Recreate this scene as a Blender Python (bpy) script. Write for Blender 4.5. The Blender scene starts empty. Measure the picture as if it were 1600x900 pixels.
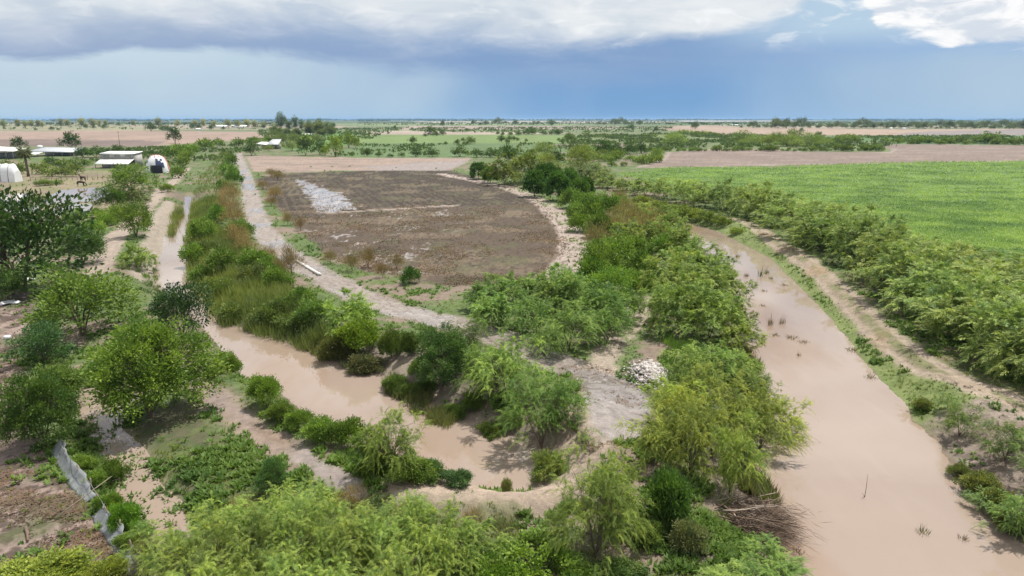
import bpy, math, random
import numpy as np
from mathutils import Vector, Euler

scene = bpy.context.scene
COL = scene.collection
R = math.radians
rng = np.random.default_rng(7)
random.seed(7)

# ------------------------------------------------------------------ camera
CAM_H, PITCH, FPX = 20.0, R(13.9), 1600 * 24 / 36      # drone 20 m up, 24 mm lens
cd = bpy.data.cameras.new("camera")
cam = bpy.data.objects.new("camera", cd)
COL.objects.link(cam)
cam.location = (0, 0, CAM_H)
cam.rotation_euler = (R(90) - PITCH, 0, 0)
cd.lens, cd.sensor_width = 24, 36
cd.clip_start, cd.clip_end = 0.5, 90000
scene.camera = cam

# ------------------------------------------------------------------ sun, sky, exposure
SUN_EL, SUN_AZ = R(70), R(48)          # azimuth from +Y towards +X: high, ahead of the camera and to the right
sd = Vector((math.sin(SUN_AZ) * math.cos(SUN_EL), math.cos(SUN_AZ) * math.cos(SUN_EL), math.sin(SUN_EL)))
sl = bpy.data.lights.new("sun", "SUN")
sl.energy, sl.angle, sl.color = 5.0, R(0.55), (1.0, 0.96, 0.9)
so = bpy.data.objects.new("sun", sl)
COL.objects.link(so)
so.rotation_euler = (-sd).to_track_quat("-Z", "Y").to_euler()
so.location = (0, 0, 60)
scene.view_settings.view_transform = "Standard"
scene.view_settings.look = "None"
scene.view_settings.exposure = 0.34
scene.view_settings.gamma = 1.0
scene.cycles.max_bounces = 6
scene.cycles.diffuse_bounces = 3
scene.cycles.glossy_bounces = 2
scene.cycles.transmission_bounces = 4
scene.cycles.volume_bounces = 1


class NT:
    """small helper round a node tree"""
    def __init__(s, tree):
        s.t = tree
        tree.nodes.clear()
    def n(s, typ, **kw):
        nd = s.t.nodes.new(typ)
        for k, v in kw.items():
            setattr(nd, k, v)
        return nd
    def put(s, sock, v):
        if v is None:
            return
        if hasattr(v, "is_linked"):
            s.t.links.new(v, sock)
        else:
            sock.default_value = v
    def m(s, op, a, b=None, c=None, clamp=False):
        nd = s.n("ShaderNodeMath", operation=op, use_clamp=clamp)
        for i, v in enumerate((a, b, c)):
            s.put(nd.inputs[i], v)
        return nd.outputs[0]
    def vm(s, op, a, b=None):
        nd = s.n("ShaderNodeVectorMath", operation=op)
        s.put(nd.inputs[0], a)
        s.put(nd.inputs[1], b)
        return nd.outputs[0]
    def noise(s, vec, scale, detail=4, rough=0.55, dist=0.0):
        nd = s.n("ShaderNodeTexNoise")
        s.put(nd.inputs["Vector"], vec)
        nd.inputs["Scale"].default_value = scale
        nd.inputs["Detail"].default_value = detail
        nd.inputs["Roughness"].default_value = rough
        nd.inputs["Distortion"].default_value = dist
        return nd.outputs[0]
    def ss(s, x, a, b):
        """smoothstep of x from a to b, 0..1"""
        nd = s.n("ShaderNodeMapRange", interpolation_type="SMOOTHSTEP")
        s.put(nd.inputs[0], x)
        s.put(nd.inputs[1], a)
        s.put(nd.inputs[2], b)
        return nd.outputs[0]
    def mix(s, f, a, b, typ="MIX"):
        nd = s.n("ShaderNodeMix", data_type="RGBA", blend_type=typ)
        s.put(nd.inputs[0], f)
        s.put(nd.inputs[6], a)
        s.put(nd.inputs[7], b)
        return nd.outputs[2]
    def rgb(s, c):
        nd = s.n("ShaderNodeRGB")
        nd.outputs[0].default_value = (*c, 1)
        return nd.outputs[0]
    def curve(s, x, pts, lo, hi):
        """float curve through (x, y) points; y scaled between lo and hi, x in 0..1"""
        nd = s.n("ShaderNodeFloatCurve")
        cv = nd.mapping.curves[0]
        ps = [(px, (py - lo) / (hi - lo)) for px, py in pts]
        cv.points[0].location = ps[0]
        cv.points[1].location = ps[-1]
        for p in ps[1:-1]:
            cv.points.new(*p)
        nd.mapping.update()
        s.put(nd.inputs[1], x)
        return s.m("MULTIPLY_ADD", nd.outputs[0], hi - lo, lo)


def build_world():
    w = bpy.data.worlds.new("World")
    scene.world = w
    w.use_nodes = True
    N = NT(w.node_tree)
    out = N.n("ShaderNodeOutputWorld")
    sky = N.n("ShaderNodeTexSky", sky_type="NISHITA")
    sky.sun_disc = False
    sky.sun_elevation = SUN_EL
    sky.sun_rotation = SUN_AZ
    sky.air_density, sky.dust_density, sky.ozone_density = 1.0, 1.2, 1.5
    bg = N.n("ShaderNodeBackground")
    N.put(bg.inputs[0], sky.outputs[0])
    bg.inputs[1].default_value = 0.08
    tc = N.n("ShaderNodeTexCoord").outputs["Generated"]
    sep = N.n("ShaderNodeSeparateXYZ")
    N.put(sep.inputs[0], tc)
    x, y, z = sep.outputs
    el = N.m("MULTIPLY", N.m("ARCSINE", z), 180 / math.pi)            # degrees
    az = N.m("MULTIPLY", N.m("ARCTAN2", x, y), 180 / math.pi)         # 0 ahead, + to the right
    a01 = N.m("MULTIPLY_ADD", az, 1 / 360, 0.5)
    A = lambda d: d / 360 + 0.5
    # direction with elevation stretched: flat layered clouds
    comb = N.n("ShaderNodeCombineXYZ")
    N.put(comb.inputs[0], x); N.put(comb.inputs[1], y); N.put(comb.inputs[2], N.m("MULTIPLY", z, 3.2))
    flat = comb.outputs[0]
    # the cloud deck seen in perspective
    zz = N.m("ADD", N.m("MAXIMUM", z, 0.0), 0.07)
    cb2 = N.n("ShaderNodeCombineXYZ")
    N.put(cb2.inputs[0], N.m("DIVIDE", x, zz)); N.put(cb2.inputs[1], N.m("DIVIDE", y, zz))
    deck = cb2.outputs[0]
    n1 = N.noise(flat, 5.0, 6, 0.55, 0.4)
    n2 = N.noise(flat, 16.0, 6, 0.6, 0.6)
    nbig = N.noise(flat, 2.2, 4, 0.5)
    ndeck = N.noise(deck, 0.55, 7, 0.58, 0.5)
    # --- air below the storm cloud: pale on the one side, slate blue in the rain
    rain = N.curve(a01, [(0, .35), (A(-60), .0), (A(-37), .02), (A(-26), .06), (A(-16), .22), (A(-8), .50), (A(0), .86), (A(9), 1.0), (A(20), .72), (A(30), .42), (A(38), .25), (A(70), .3), (1, .35)], 0, 1)
    shaft = N.noise(N.vm("MULTIPLY", flat, (1, 1, 0.25)), 9.0, 3, 0.5)
    streak = N.m("SUBTRACT", N.m("ADD", az, N.m("MULTIPLY", el, -0.75)), -9.0)
    streak = N.m("POWER", 2.718, N.m("MULTIPLY", N.m("MULTIPLY", streak, streak), -0.10))
    rain = N.m("ADD", rain, N.m("MULTIPLY", N.m("SUBTRACT", shaft, 0.5), 0.35))
    rain = N.m("SUBTRACT", rain, N.m("MULTIPLY", streak, 0.20), clamp=True)
    air = N.mix(rain, N.rgb((0.52, 0.645, 0.745)), N.rgb((0.19, 0.365, 0.63)))
    air = N.mix(N.m("MULTIPLY", N.ss(el, 2.2, 0.0), N.m("MULTIPLY_ADD", rain, -0.25, 0.35)), air, N.rgb((0.34, 0.54, 0.74)))
    # paler towards its top on the far left
    air = N.mix(N.m("MULTIPLY", N.ss(el, 2.0, 5.2), N.m("MULTIPLY", N.ss(az, -12, -30), 0.55)), air, N.rgb((0.62, 0.74, 0.82)))
    # --- the dark belt
    low = N.curve(a01, [(0, 4.6), (A(-60), 4.2), (A(-35.5), 3.79), (A(-33), 3.9), (A(-30.8), 4.16), (A(-28.9), 4.58), (A(-26.5), 4.86), (A(-22.7), 4.92), (A(-17.3), 4.72), (A(-14), 4.23), (A(-10), 3.91), (A(-5), 3.67), (A(0), 3.3), (A(7.7), 3.2), (A(15), 3.5), (A(24), 3.9), (A(35), 4.27), (A(60), 4.5), (1, 4.6)], 0, 12)
    high = N.curve(a01, [(0, 6.4), (A(-60), 5.8), (A(-35.2), 5.6), (A(-28), 6.14), (A(-19.4), 6.63), (A(-12.5), 6.41), (A(-5), 6.16), (A(0), 5.9), (A(7.6), 5.85), (A(11.5), 5.87), (A(14.9), 6.2), (A(18.5), 6.94), (A(21.1), 7.7), (A(23.5), 9.3), (A(27.5), 9.8), (A(34.8), 9.4), (A(45), 8), (A(65), 6.6), (1, 6.4)], 0, 12)
    wob = N.m("MULTIPLY", N.m("SUBTRACT", n2, 0.5), 1.5)
    wob1 = N.m("ADD", N.m("MULTIPLY", N.m("SUBTRACT", n1, 0.5), 3.0), N.m("MULTIPLY", N.m("SUBTRACT", n2, 0.5), 1.6))
    e2 = N.m("ADD", el, wob)
    soft = N.m("MULTIPLY_ADD", rain, 1.6, 0.28)
    belt = N.ss(N.m("SUBTRACT", e2, low), N.m("MULTIPLY", soft, -1), soft)
    bcol = N.mix(N.ss(az, -30, 2), N.rgb((0.32, 0.42, 0.60)), N.rgb((0.225, 0.355, 0.585)))
    bcol = N.mix(N.ss(az, 8, 34), bcol, N.rgb((0.33, 0.49, 0.72)))
    bcol = N.mix(N.m("MULTIPLY", N.ss(n1, 0.4, 0.75), 0.35), bcol, N.rgb((0.42, 0.50, 0.66)))
    col = N.mix(belt, air, bcol)
    col = N.mix(N.m("MULTIPLY", N.ss(el, 4.6, 6.6), N.ss(az, 12, 24)), col, N.rgb((0.47, 0.62, 0.76)))
    # --- lit cloud above it
    hi_d = N.m("SUBTRACT", N.m("ADD", el, wob1), high)
    up = N.mix(N.ss(az, 2, 14), N.ss(hi_d, -1.7, 2.2), N.ss(hi_d, -0.7, 0.9))
    wcol = N.mix(N.ss(N.m("ADD", N.m("MULTIPLY", n1, .6), N.m("MULTIPLY", nbig, .4)), 0.42, 0.60), N.rgb((0.58, 0.655, 0.735)), N.rgb((0.82, 0.85, 0.87)))
    wcol = N.mix(N.m("MULTIPLY", N.ss(n2, 0.52, 0.70), N.m("MULTIPLY_ADD", N.ss(az, -5, 14), .45, .35)), wcol, N.rgb((0.95, 0.96, 0.96)))
    col = N.mix(up, col, wcol)
    wisp = N.m("MULTIPLY", N.m("MULTIPLY", N.ss(n2, 0.50, 0.68), N.ss(az, 10, 20)), N.ss(el, 4.6, 6.5))
    col = N.mix(N.m("MULTIPLY", wisp, 0.75), col, N.rgb((0.86, 0.89, 0.92)))
    # bright bank of cumulus to the right
    cu = N.m("ADD", N.m("SUBTRACT", el, N.curve(a01, [(0, 11), (A(20), 11), (A(24.2), 10.6), (A(25.5), 7.7), (A(26.5), 6.3), (A(27.9), 6.05), (A(29.5), 5.7), (A(30.8), 4.8), (A(32.7), 4.5), (A(35.4), 4.6), (A(46), 5.5), (A(70), 10), (1, 11)], 0, 12)), N.m("MULTIPLY", N.m("SUBTRACT", n2, 0.5), 2.6))
    cuc = N.mix(N.ss(n2, 0.38, 0.62), N.rgb((0.66, 0.72, 0.80)), N.rgb((0.97, 0.97, 0.97)))
    col = N.mix(N.m("MULTIPLY", N.ss(cu, -0.25, 0.5), N.ss(az, 19, 24)), col, cuc)
    # --- the deck overhead, with gaps where the clear sky shows
    dcol = N.mix(N.ss(ndeck, 0.36, 0.66), N.rgb((0.40, 0.45, 0.52)), N.rgb((1.4, 1.4, 1.38)))
    over = N.ss(el, 8.8, 11.5)
    col = N.mix(over, col, dcol)
    bgc = N.n("ShaderNodeBackground")
    N.put(bgc.inputs[0], col)
    bgc.inputs[1].default_value = 0.81
    hole = N.m("MULTIPLY", N.m("MULTIPLY", over, N.ss(ndeck, 0.50, 0.38)), 0.9)
    ms = N.n("ShaderNodeMixShader")
    N.put(ms.inputs[0], hole)
    N.put(ms.inputs[1], bgc.outputs[0])
    N.put(ms.inputs[2], bg.outputs[0])
    N.put(out.inputs[0], ms.outputs[0])


build_world()

# ------------------------------------------------------------------ helpers
def ray(px, py):
    x, y = (px - 800) / FPX, -(py - 450) / FPX
    return np.array([x, math.cos(PITCH) + y * math.sin(PITCH), -math.sin(PITCH) + y * math.cos(PITCH)])

def at(px, py, z=0.0):
    """the place on the ground (height z) that the survey photograph shows at this point"""
    d = ray(px, py)
    t = (z - CAM_H) / d[2]
    return d[0] * t, d[1] * t

def poly(pts, z=0.0):
    return np.array([at(x, y, z) for x, y in pts])

def mpp(x, y):
    """metres per photograph pixel at a ground point"""
    return (y * math.cos(PITCH) + CAM_H * math.sin(PITCH)) / FPX

def hash2(ix, iy, s):
    with np.errstate(over="ignore"):
        h = (ix.astype(np.int64) * 374761393 + iy.astype(np.int64) * 668265263 + s * 1274126177) & 0x7FFFFFFF
        h = ((h ^ (h >> 13)) * 1103515245) & 0x7FFFFFFF
        h = ((h ^ (h >> 15)) * 12345679) & 0x7FFFFFFF
    return (h ^ (h >> 16)) / 0x7FFFFFFF

def vnoise(x, y, s=0):
    ix, iy = np.floor(x), np.floor(y)
    fx, fy = x - ix, y - iy
    fx, fy = fx * fx * (3 - 2 * fx), fy * fy * (3 - 2 * fy)
    a, b = hash2(ix, iy, s), hash2(ix + 1, iy, s)
    c, d = hash2(ix, iy + 1, s), hash2(ix + 1, iy + 1, s)
    return (a + (b - a) * fx) * (1 - fy) + (c + (d - c) * fx) * fy

def fbm(x, y, scale, octv=4, s=0, gain=0.5):
    """0..1 noise with features of SCALE metres"""
    x, y = np.asarray(x, float) / scale, np.asarray(y, float) / scale
    t, a, n = 0.0, 1.0, 0.0
    for o in range(octv):
        t = t + a * vnoise(x + 17.3 * o, y - 9.1 * o, s + o)
        n += a
        a *= gain
        x, y = x * 2.03, y * 2.03
    return t / n

def sst(x, a, b):
    t = np.clip((x - a) / (b - a), 0, 1)
    return t * t * (3 - 2 * t)

def sd_line(P, x, y, closed=False):
    d = np.full(np.shape(x), 1e18)
    n = len(P)
    for i in range(n if closed else n - 1):
        (ax, ay), (bx, by) = P[i], P[(i + 1) % n]
        ex, ey = bx - ax, by - ay
        t = np.clip(((x - ax) * ex + (y - ay) * ey) / (ex * ex + ey * ey + 1e-12), 0, 1)
        d = np.minimum(d, (x - ax - ex * t) ** 2 + (y - ay - ey * t) ** 2)
    return np.sqrt(d)

def sd_poly(P, x, y):
    """signed distance, negative inside"""
    d = sd_line(P, x, y, True)
    ins = np.zeros(np.shape(x), bool)
    n = len(P)
    for i in range(n):
        (ax, ay), (bx, by) = P[i], P[(i + 1) % n]
        c = (ay > y) != (by > y)
        with np.errstate(divide="ignore", invalid="ignore"):
            ins ^= c & (x < (bx - ax) * (y - ay) / (by - ay + 1e-30) + ax)
    return np.where(ins, -d, d)

def smooth_path(pts, k=6):
    """Catmull-Rom through points"""
    P = np.asarray(pts, float)
    P = np.vstack([2 * P[0] - P[1], P, 2 * P[-1] - P[-2]])
    out = []
    for i in range(1, len(P) - 2):
        for t in np.linspace(0, 1, k, endpoint=False):
            a, b, c, d = P[i - 1], P[i], P[i + 1], P[i + 2]
            out.append(0.5 * (2 * b + (c - a) * t + (2 * a - 5 * b + 4 * c - d) * t * t + (3 * b - a - 3 * c + d) * t ** 3))
    out.append(P[-2])
    return np.array(out)

def mesh(name, V, F, attrs=None, mats=(), smooth=False, midx=None):
    """mesh from arrays; F is (n, k) or a list of such"""
    me = bpy.data.meshes.new(name)
    V = np.asarray(V, np.float32)
    Fs = F if isinstance(F, list) else [F]
    Fs = [np.asarray(f, np.int32) for f in Fs if len(f)]
    me.vertices.add(len(V))
    me.vertices.foreach_set("co", V.ravel())
    nl = sum(f.size for f in Fs)
    npol = sum(len(f) for f in Fs)
    me.loops.add(nl)
    me.loops.foreach_set("vertex_index", np.concatenate([f.ravel() for f in Fs]))
    me.polygons.add(npol)
    tot = np.concatenate([np.full(len(f), f.shape[1], np.int32) for f in Fs])
    me.polygons.foreach_set("loop_start", np.concatenate([[0], np.cumsum(tot)[:-1]]).astype(np.int32))
    me.update(calc_edges=True)
    if midx is not None:
        me.polygons.foreach_set("material_index", np.asarray(midx, np.int32))
    if smooth:
        me.polygons.foreach_set("use_smooth", np.ones(npol, bool))
    for k, v in (attrs or {}).items():
        v = np.asarray(v, np.float32)
        if v.ndim == 1:
            me.attributes.new(k, "FLOAT", "POINT").data.foreach_set("value", v)
        else:
            a = me.attributes.new(k, "FLOAT_COLOR", "POINT")
            a.data.foreach_set("color", np.hstack([v, np.ones((len(v), 1), np.float32)]).ravel())
    for m in mats:
        me.materials.append(m)
    return me

def link(name, data, parent=None, loc=None, **props):
    o = bpy.data.objects.new(name, data)
    COL.objects.link(o)
    if parent is not None:
        o.parent = parent
    if loc is not None:
        o.location = loc
    for k, v in props.items():
        if v:
            o[k] = v
    return o

class Geo:
    """collects shapes into one mesh"""
    def __init__(s):
        s.V, s.F3, s.F4, s.T, s.n = [], [], [], [], 0
    def add(s, V, F3=(), F4=(), tint=0.5):
        V = np.asarray(V, float).reshape(-1, 3)
        if len(F3): s.F3.append(np.asarray(F3) + s.n)
        if len(F4): s.F4.append(np.asarray(F4) + s.n)
        s.V.append(V)
        s.T.append(np.full(len(V), tint) if np.isscalar(tint) else np.asarray(tint))
        s.n += len(V)
    def box(s, c, size, rot=0.0, tint=0.5, tilt=(0, 0)):
        x, y, z = np.array(size) / 2.0
        v = np.array([[a, b, d] for a in (-x, x) for b in (-y, y) for d in (-z, z)])
        M = np.array(Euler((tilt[0], tilt[1], rot)).to_matrix())
        s.add(v @ M.T + np.array(c), F4=[(0, 1, 3, 2), (4, 6, 7, 5), (0, 4, 5, 1), (2, 3, 7, 6), (0, 2, 6, 4), (1, 5, 7, 3)], tint=tint)
    def slab(s, q, th, tint=0.5):
        """four corners, thickened downwards"""
        q = np.asarray(q, float)
        lo = q - np.array([0, 0, th])
        s.add(np.vstack([q, lo]), F4=[(0, 1, 2, 3), (7, 6, 5, 4)] + [(i, i + 4, (i + 1) % 4 + 4, (i + 1) % 4) for i in range(4)], tint=tint)
    def tube(s, P, rad, k=5, tint=0.5):
        P = np.asarray(P, float)
        rad = np.broadcast_to(rad, (len(P),))
        T = np.gradient(P, axis=0)
        T /= np.linalg.norm(T, axis=1, keepdims=True) + 1e-9
        ref = np.where(np.abs(T[:, 2:3]) > 0.9, [[1.0, 0, 0]], [[0, 0, 1.0]])
        U = np.cross(T, ref); U /= np.linalg.norm(U, axis=1, keepdims=True) + 1e-9
        W = np.cross(T, U)
        a = np.linspace(0, 2 * math.pi, k, endpoint=False)
        V = (P[:, None] + rad[:, None, None] * (np.cos(a)[None, :, None] * U[:, None] + np.sin(a)[None, :, None] * W[:, None])).reshape(-1, 3)
        F = [(i * k + j, i * k + (j + 1) % k, (i + 1) * k + (j + 1) % k, (i + 1) * k + j) for i in range(len(P) - 1) for j in range(k)]
        V = np.vstack([V, P[:1], P[-1:]])
        n = len(P) * k
        F3 = [(n, (j + 1) % k, j) for j in range(k)] + [(n + 1, n - k + j, n - k + (j + 1) % k) for j in range(k)]
        s.add(V, F3=F3, F4=F, tint=tint)
    def blades(s, P, D, S, L, W, tint):
        """rhombic leaves: base P, direction D, side S (unit), length L, width W"""
        n = len(P)
        L, W = np.broadcast_to(L, (n,))[:, None], np.broadcast_to(W, (n,))[:, None]
        V = np.stack([P, P + D * L * 0.45 + S * W * 0.5, P + D * L, P + D * L * 0.45 - S * W * 0.5], 1).reshape(-1, 3)
        s.add(V, F4=np.arange(4 * n).reshape(n, 4), tint=np.repeat(tint, 4))
    def mesh(s, name, mats, smooth=False):
        F = []
        if s.F3: F.append(np.vstack(s.F3))
        if s.F4: F.append(np.vstack(s.F4))
        return mesh(name, np.vstack(s.V), F, {"tint": np.concatenate(s.T)}, mats, smooth)

def unit(v):
    return v / (np.linalg.norm(v, axis=-1, keepdims=True) + 1e-9)

def new_mat(name):
    m = bpy.data.materials.new(name)
    m.use_nodes = True
    return m, NT(m.node_tree)

def simple_mat(name, c, rough=0.7, var=0.25, scale=3.0, metal=0.0, bump=0.0, spec=0.4):
    m, N = new_mat(name)
    out = N.n("ShaderNodeOutputMaterial")
    p = N.n("ShaderNodeBsdfPrincipled")
    pos = N.n("ShaderNodeTexCoord").outputs["Object"]
    nz = N.noise(pos, scale, 5, 0.6)
    tint = N.n("ShaderNodeAttribute", attribute_name="tint").outputs["Fac"]
    f = N.m("MULTIPLY", N.m("MULTIPLY_ADD", N.m("SUBTRACT", nz, 0.5), 2.4 * var, 1.0), N.m("MULTIPLY_ADD", tint, 0.8, 0.6))
    cc = N.n("ShaderNodeVectorMath", operation="SCALE")
    cc.inputs[0].default_value = c
    N.put(cc.inputs[3], f)
    N.put(p.inputs["Base Color"], cc.outputs[0])
    p.inputs["Roughness"].default_value = rough
    p.inputs["Metallic"].default_value = metal
    p.inputs["Specular IOR Level"].default_value = spec
    if bump:
        b = N.n("ShaderNodeBump")
        b.inputs["Strength"].default_value = bump
        b.inputs["Distance"].default_value = 0.05
        N.put(b.inputs["Height"], nz)
        N.put(p.inputs["Normal"], b.outputs[0])
    N.put(out.inputs[0], p.outputs[0])
    return m

def leaf_material(name, transl=0.33, fixed=None):
    """leaf colour comes from the object's own colour, varied leaf by leaf"""
    m, N = new_mat(name)
    out = N.n("ShaderNodeOutputMaterial")
    oi = N.n("ShaderNodeObjectInfo")
    base = oi.outputs["Color"] if fixed is None else N.rgb(fixed)
    tint = N.n("ShaderNodeAttribute", attribute_name="tint").outputs["Fac"]
    dark = N.n("ShaderNodeVectorMath", operation="MULTIPLY")
    N.put(dark.inputs[0], base); dark.inputs[1].default_value = (0.55, 0.65, 0.62)
    lite = N.n("ShaderNodeVectorMath", operation="MULTIPLY")
    N.put(lite.inputs[0], base); lite.inputs[1].default_value = (1.6, 1.4, 1.15)
    c = N.mix(tint, dark.outputs[0], lite.outputs[0])
    p = N.n("ShaderNodeBsdfPrincipled")
    N.put(p.inputs["Base Color"], c)
    p.inputs["Roughness"].default_value = 0.6
    p.inputs["Specular IOR Level"].default_value = 0.25
    t = N.n("ShaderNodeBsdfTranslucent")
    tc = N.n("ShaderNodeVectorMath", operation="MULTIPLY")
    N.put(tc.inputs[0], c); tc.inputs[1].default_value = (1.25, 1.35, 0.7)
    N.put(t.inputs[0], tc.outputs[0])
    ms = N.n("ShaderNodeMixShader")
    ms.inputs[0].default_value = transl
    N.put(ms.inputs[1], p.outputs[0]); N.put(ms.inputs[2], t.outputs[0])
    N.put(out.inputs[0], ms.outputs[0])
    return m

M_LEAF = leaf_material("leaf")
M_BARK = simple_mat("bark", (0.13, 0.10, 0.075), 0.9, 0.4, 6.0, bump=0.4, spec=0.2)

# ------------------------------------------------------------------ terrain: outlines surveyed on the ground
WL = -1.2                                              # canal water level
P_LC = poly([(299, 300), (303, 322), (297, 335), (291, 352), (286, 380), (285, 400), (296, 429), (316, 456), (332, 481), (345, 501), (379, 515), (428, 524),
             (471, 536), (500, 551), (523, 570), (546, 585), (581, 576), (592, 596), (607, 611), (639, 625), (668, 628), (695, 645), (730, 655), (770, 672),
             (800, 690), (835, 715), (857, 742), (835, 757), (800, 767), (750, 758), (697, 731), (650, 720), (621, 706), (570, 690), (518, 658), (486, 641),
             (451, 617), (420, 596), (384, 585), (384, 568), (355, 548), (335, 525), (300, 490), (262, 460), (247, 446), (243, 420), (256, 394), (258, 375), (272, 352), (288, 330), (293, 300)], WL)
P_RC = poly([(1074, 347), (1124, 364), (1150, 378), (1200, 404), (1216, 420), (1240, 443), (1266, 469), (1289, 495), (1320, 530), (1332, 550), (1352, 573), (1378, 602),
             (1404, 628), (1422, 657), (1456, 689), (1468, 709), (1479, 738), (1497, 764), (1517, 773), (1523, 796), (1554, 825), (1595, 860), (1660, 920), (1760, 1010), (1300, 1010),
             (1262, 900), (1240, 868), (1228, 845), (1236, 812), (1205, 775), (1186, 745), (1186, 700), (1196, 650), (1190, 585), (1172, 540), (1160, 515), (1166, 481), (1146, 452), (1142, 420),
             (1118, 402), (1092, 388), (1076, 374)], WL)
P_FT = poly([(297, 606), (330, 640), (360, 668), (400, 697), (440, 725), (480, 748), (520, 770), (560, 790), (590, 778), (556, 758), (520, 735), (470, 700), (425, 668), (380, 632), (340, 600), (312, 588)])
P_FTW = poly([(303, 606), (335, 640), (368, 670), (405, 695), (436, 712), (440, 700), (405, 672), (370, 640), (335, 608), (318, 598)])
P_ST = poly([(128, 612), (150, 640), (168, 672), (176, 700), (196, 735), (212, 765), (238, 800), (262, 838), (282, 826), (262, 795), (240, 760), (214, 728), (196, 690), (178, 672), (176, 645), (160, 618), (140, 600)])
P_PD1 = poly([(70, 312), (100, 296), (160, 292), (168, 300), (150, 312), (110, 316), (80, 318)])
P_PD2 = poly([(84, 326), (110, 318), (138, 318), (136, 330), (118, 336), (92, 336)])
P_PD3 = poly([(-60, 312), (30, 300), (60, 312), (50, 330), (-60, 340)])
P_POND = [P_PD1, P_PD2, P_PD3]

L_RTRK = smooth_path(poly([(1118, 338), (1165, 349), (1205, 374), (1255, 405), (1308, 450), (1350, 490), (1398, 535), (1448, 573), (1520, 607), (1600, 640), (1700, 690)]))
L_CTRK = smooth_path(poly([(372, 240), (380, 262), (388, 290), (396, 325), (408, 355), (425, 378), (462, 408), (520, 440), (575, 468), (640, 490), (700, 505), (760, 520), (830, 550), (890, 575)]))
L_PATH = smooth_path(poly([(1008, 468), (1000, 490), (985, 512), (962, 534), (945, 555), (935, 580), (930, 600)]))
L_LTRK = smooth_path(poly([(292, 262), (275, 280), (252, 300), (232, 325), (205, 350), (182, 372), (165, 400), (150, 430)]))
L_DIKE = smooth_path(poly([(640, 772), (690, 778), (750, 782), (800, 782), (850, 768), (885, 745), (915, 700), (930, 650), (945, 610)]))
L_WHEEL = smooth_path(poly([(690, 272), (740, 282), (790, 293), (835, 310), (865, 332), (888, 358), (896, 385), (890, 410), (872, 432)]))
L_BUND = poly([(500, 335), (560, 331), (640, 326), (715, 321)])
L_LBANK = smooth_path(poly([(268, 318), (258, 335), (248, 358), (240, 382), (233, 402), (232, 430)]))

P_MUDFLAT = poly([(880, 575), (935, 575), (1000, 600), (1030, 640), (1010, 700), (930, 710), (905, 680), (908, 620)])
P_HOLLOW = poly([(640, 785), (700, 800), (780, 800), (860, 775), (900, 740), (940, 700), (960, 760), (900, 830), (800, 850), (680, 840)])
P_YARD = poly([(-120, 440), (20, 445), (70, 470), (60, 520), (40, 570), (60, 620), (85, 690), (140, 760), (205, 850), (240, 930), (-120, 930)])
P_GRASSL = poly([(185, 665), (290, 620), (330, 645), (400, 705), (470, 765), (480, 830), (330, 850), (240, 770)])
P_DARK = poly([(440, 271), (560, 267), (704, 266), (742, 276), (790, 292), (835, 308), (872, 335), (893, 362), (900, 390), (885, 415), (860, 438), (800, 450), (700, 447), (640, 440),
               (560, 425), (500, 395), (445, 345), (410, 300), (395, 280)])
P_DARKF = poly([(445, 345), (510, 334), (715, 321), (860, 318), (905, 380), (880, 460), (700, 460), (560, 440), (490, 400)])
P_PUD = poly([(463, 281), (480, 283), (497, 293), (530, 300), (548, 318), (558, 326), (500, 334), (482, 310)])
P_LIGHT = poly([(380, 243), (560, 246), (740, 247), (725, 258), (700, 267), (560, 267), (392, 269)])
P_LIGHTW = poly([(560, 262), (620, 257), (690, 252), (745, 249), (720, 262), (700, 268), (600, 268)])
P_CROP = poly([(960, 272), (1040, 262), (1200, 262), (1340, 256), (1450, 253), (1605, 252), (1900, 252), (1900, 470), (1600, 420), (1500, 395), (1400, 372), (1300, 340), (1200, 318), (1100, 298), (1000, 282)])
P_BROWN = poly([(985, 263), (1030, 250), (1040, 238), (1110, 233), (1180, 233), (1260, 237), (1385, 238), (1395, 233), (1340, 226), (1335, 222), (1390, 225), (1500, 226), (1900, 226), (1900, 252), (1600, 252), (1340, 256), (1040, 262)])

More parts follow.
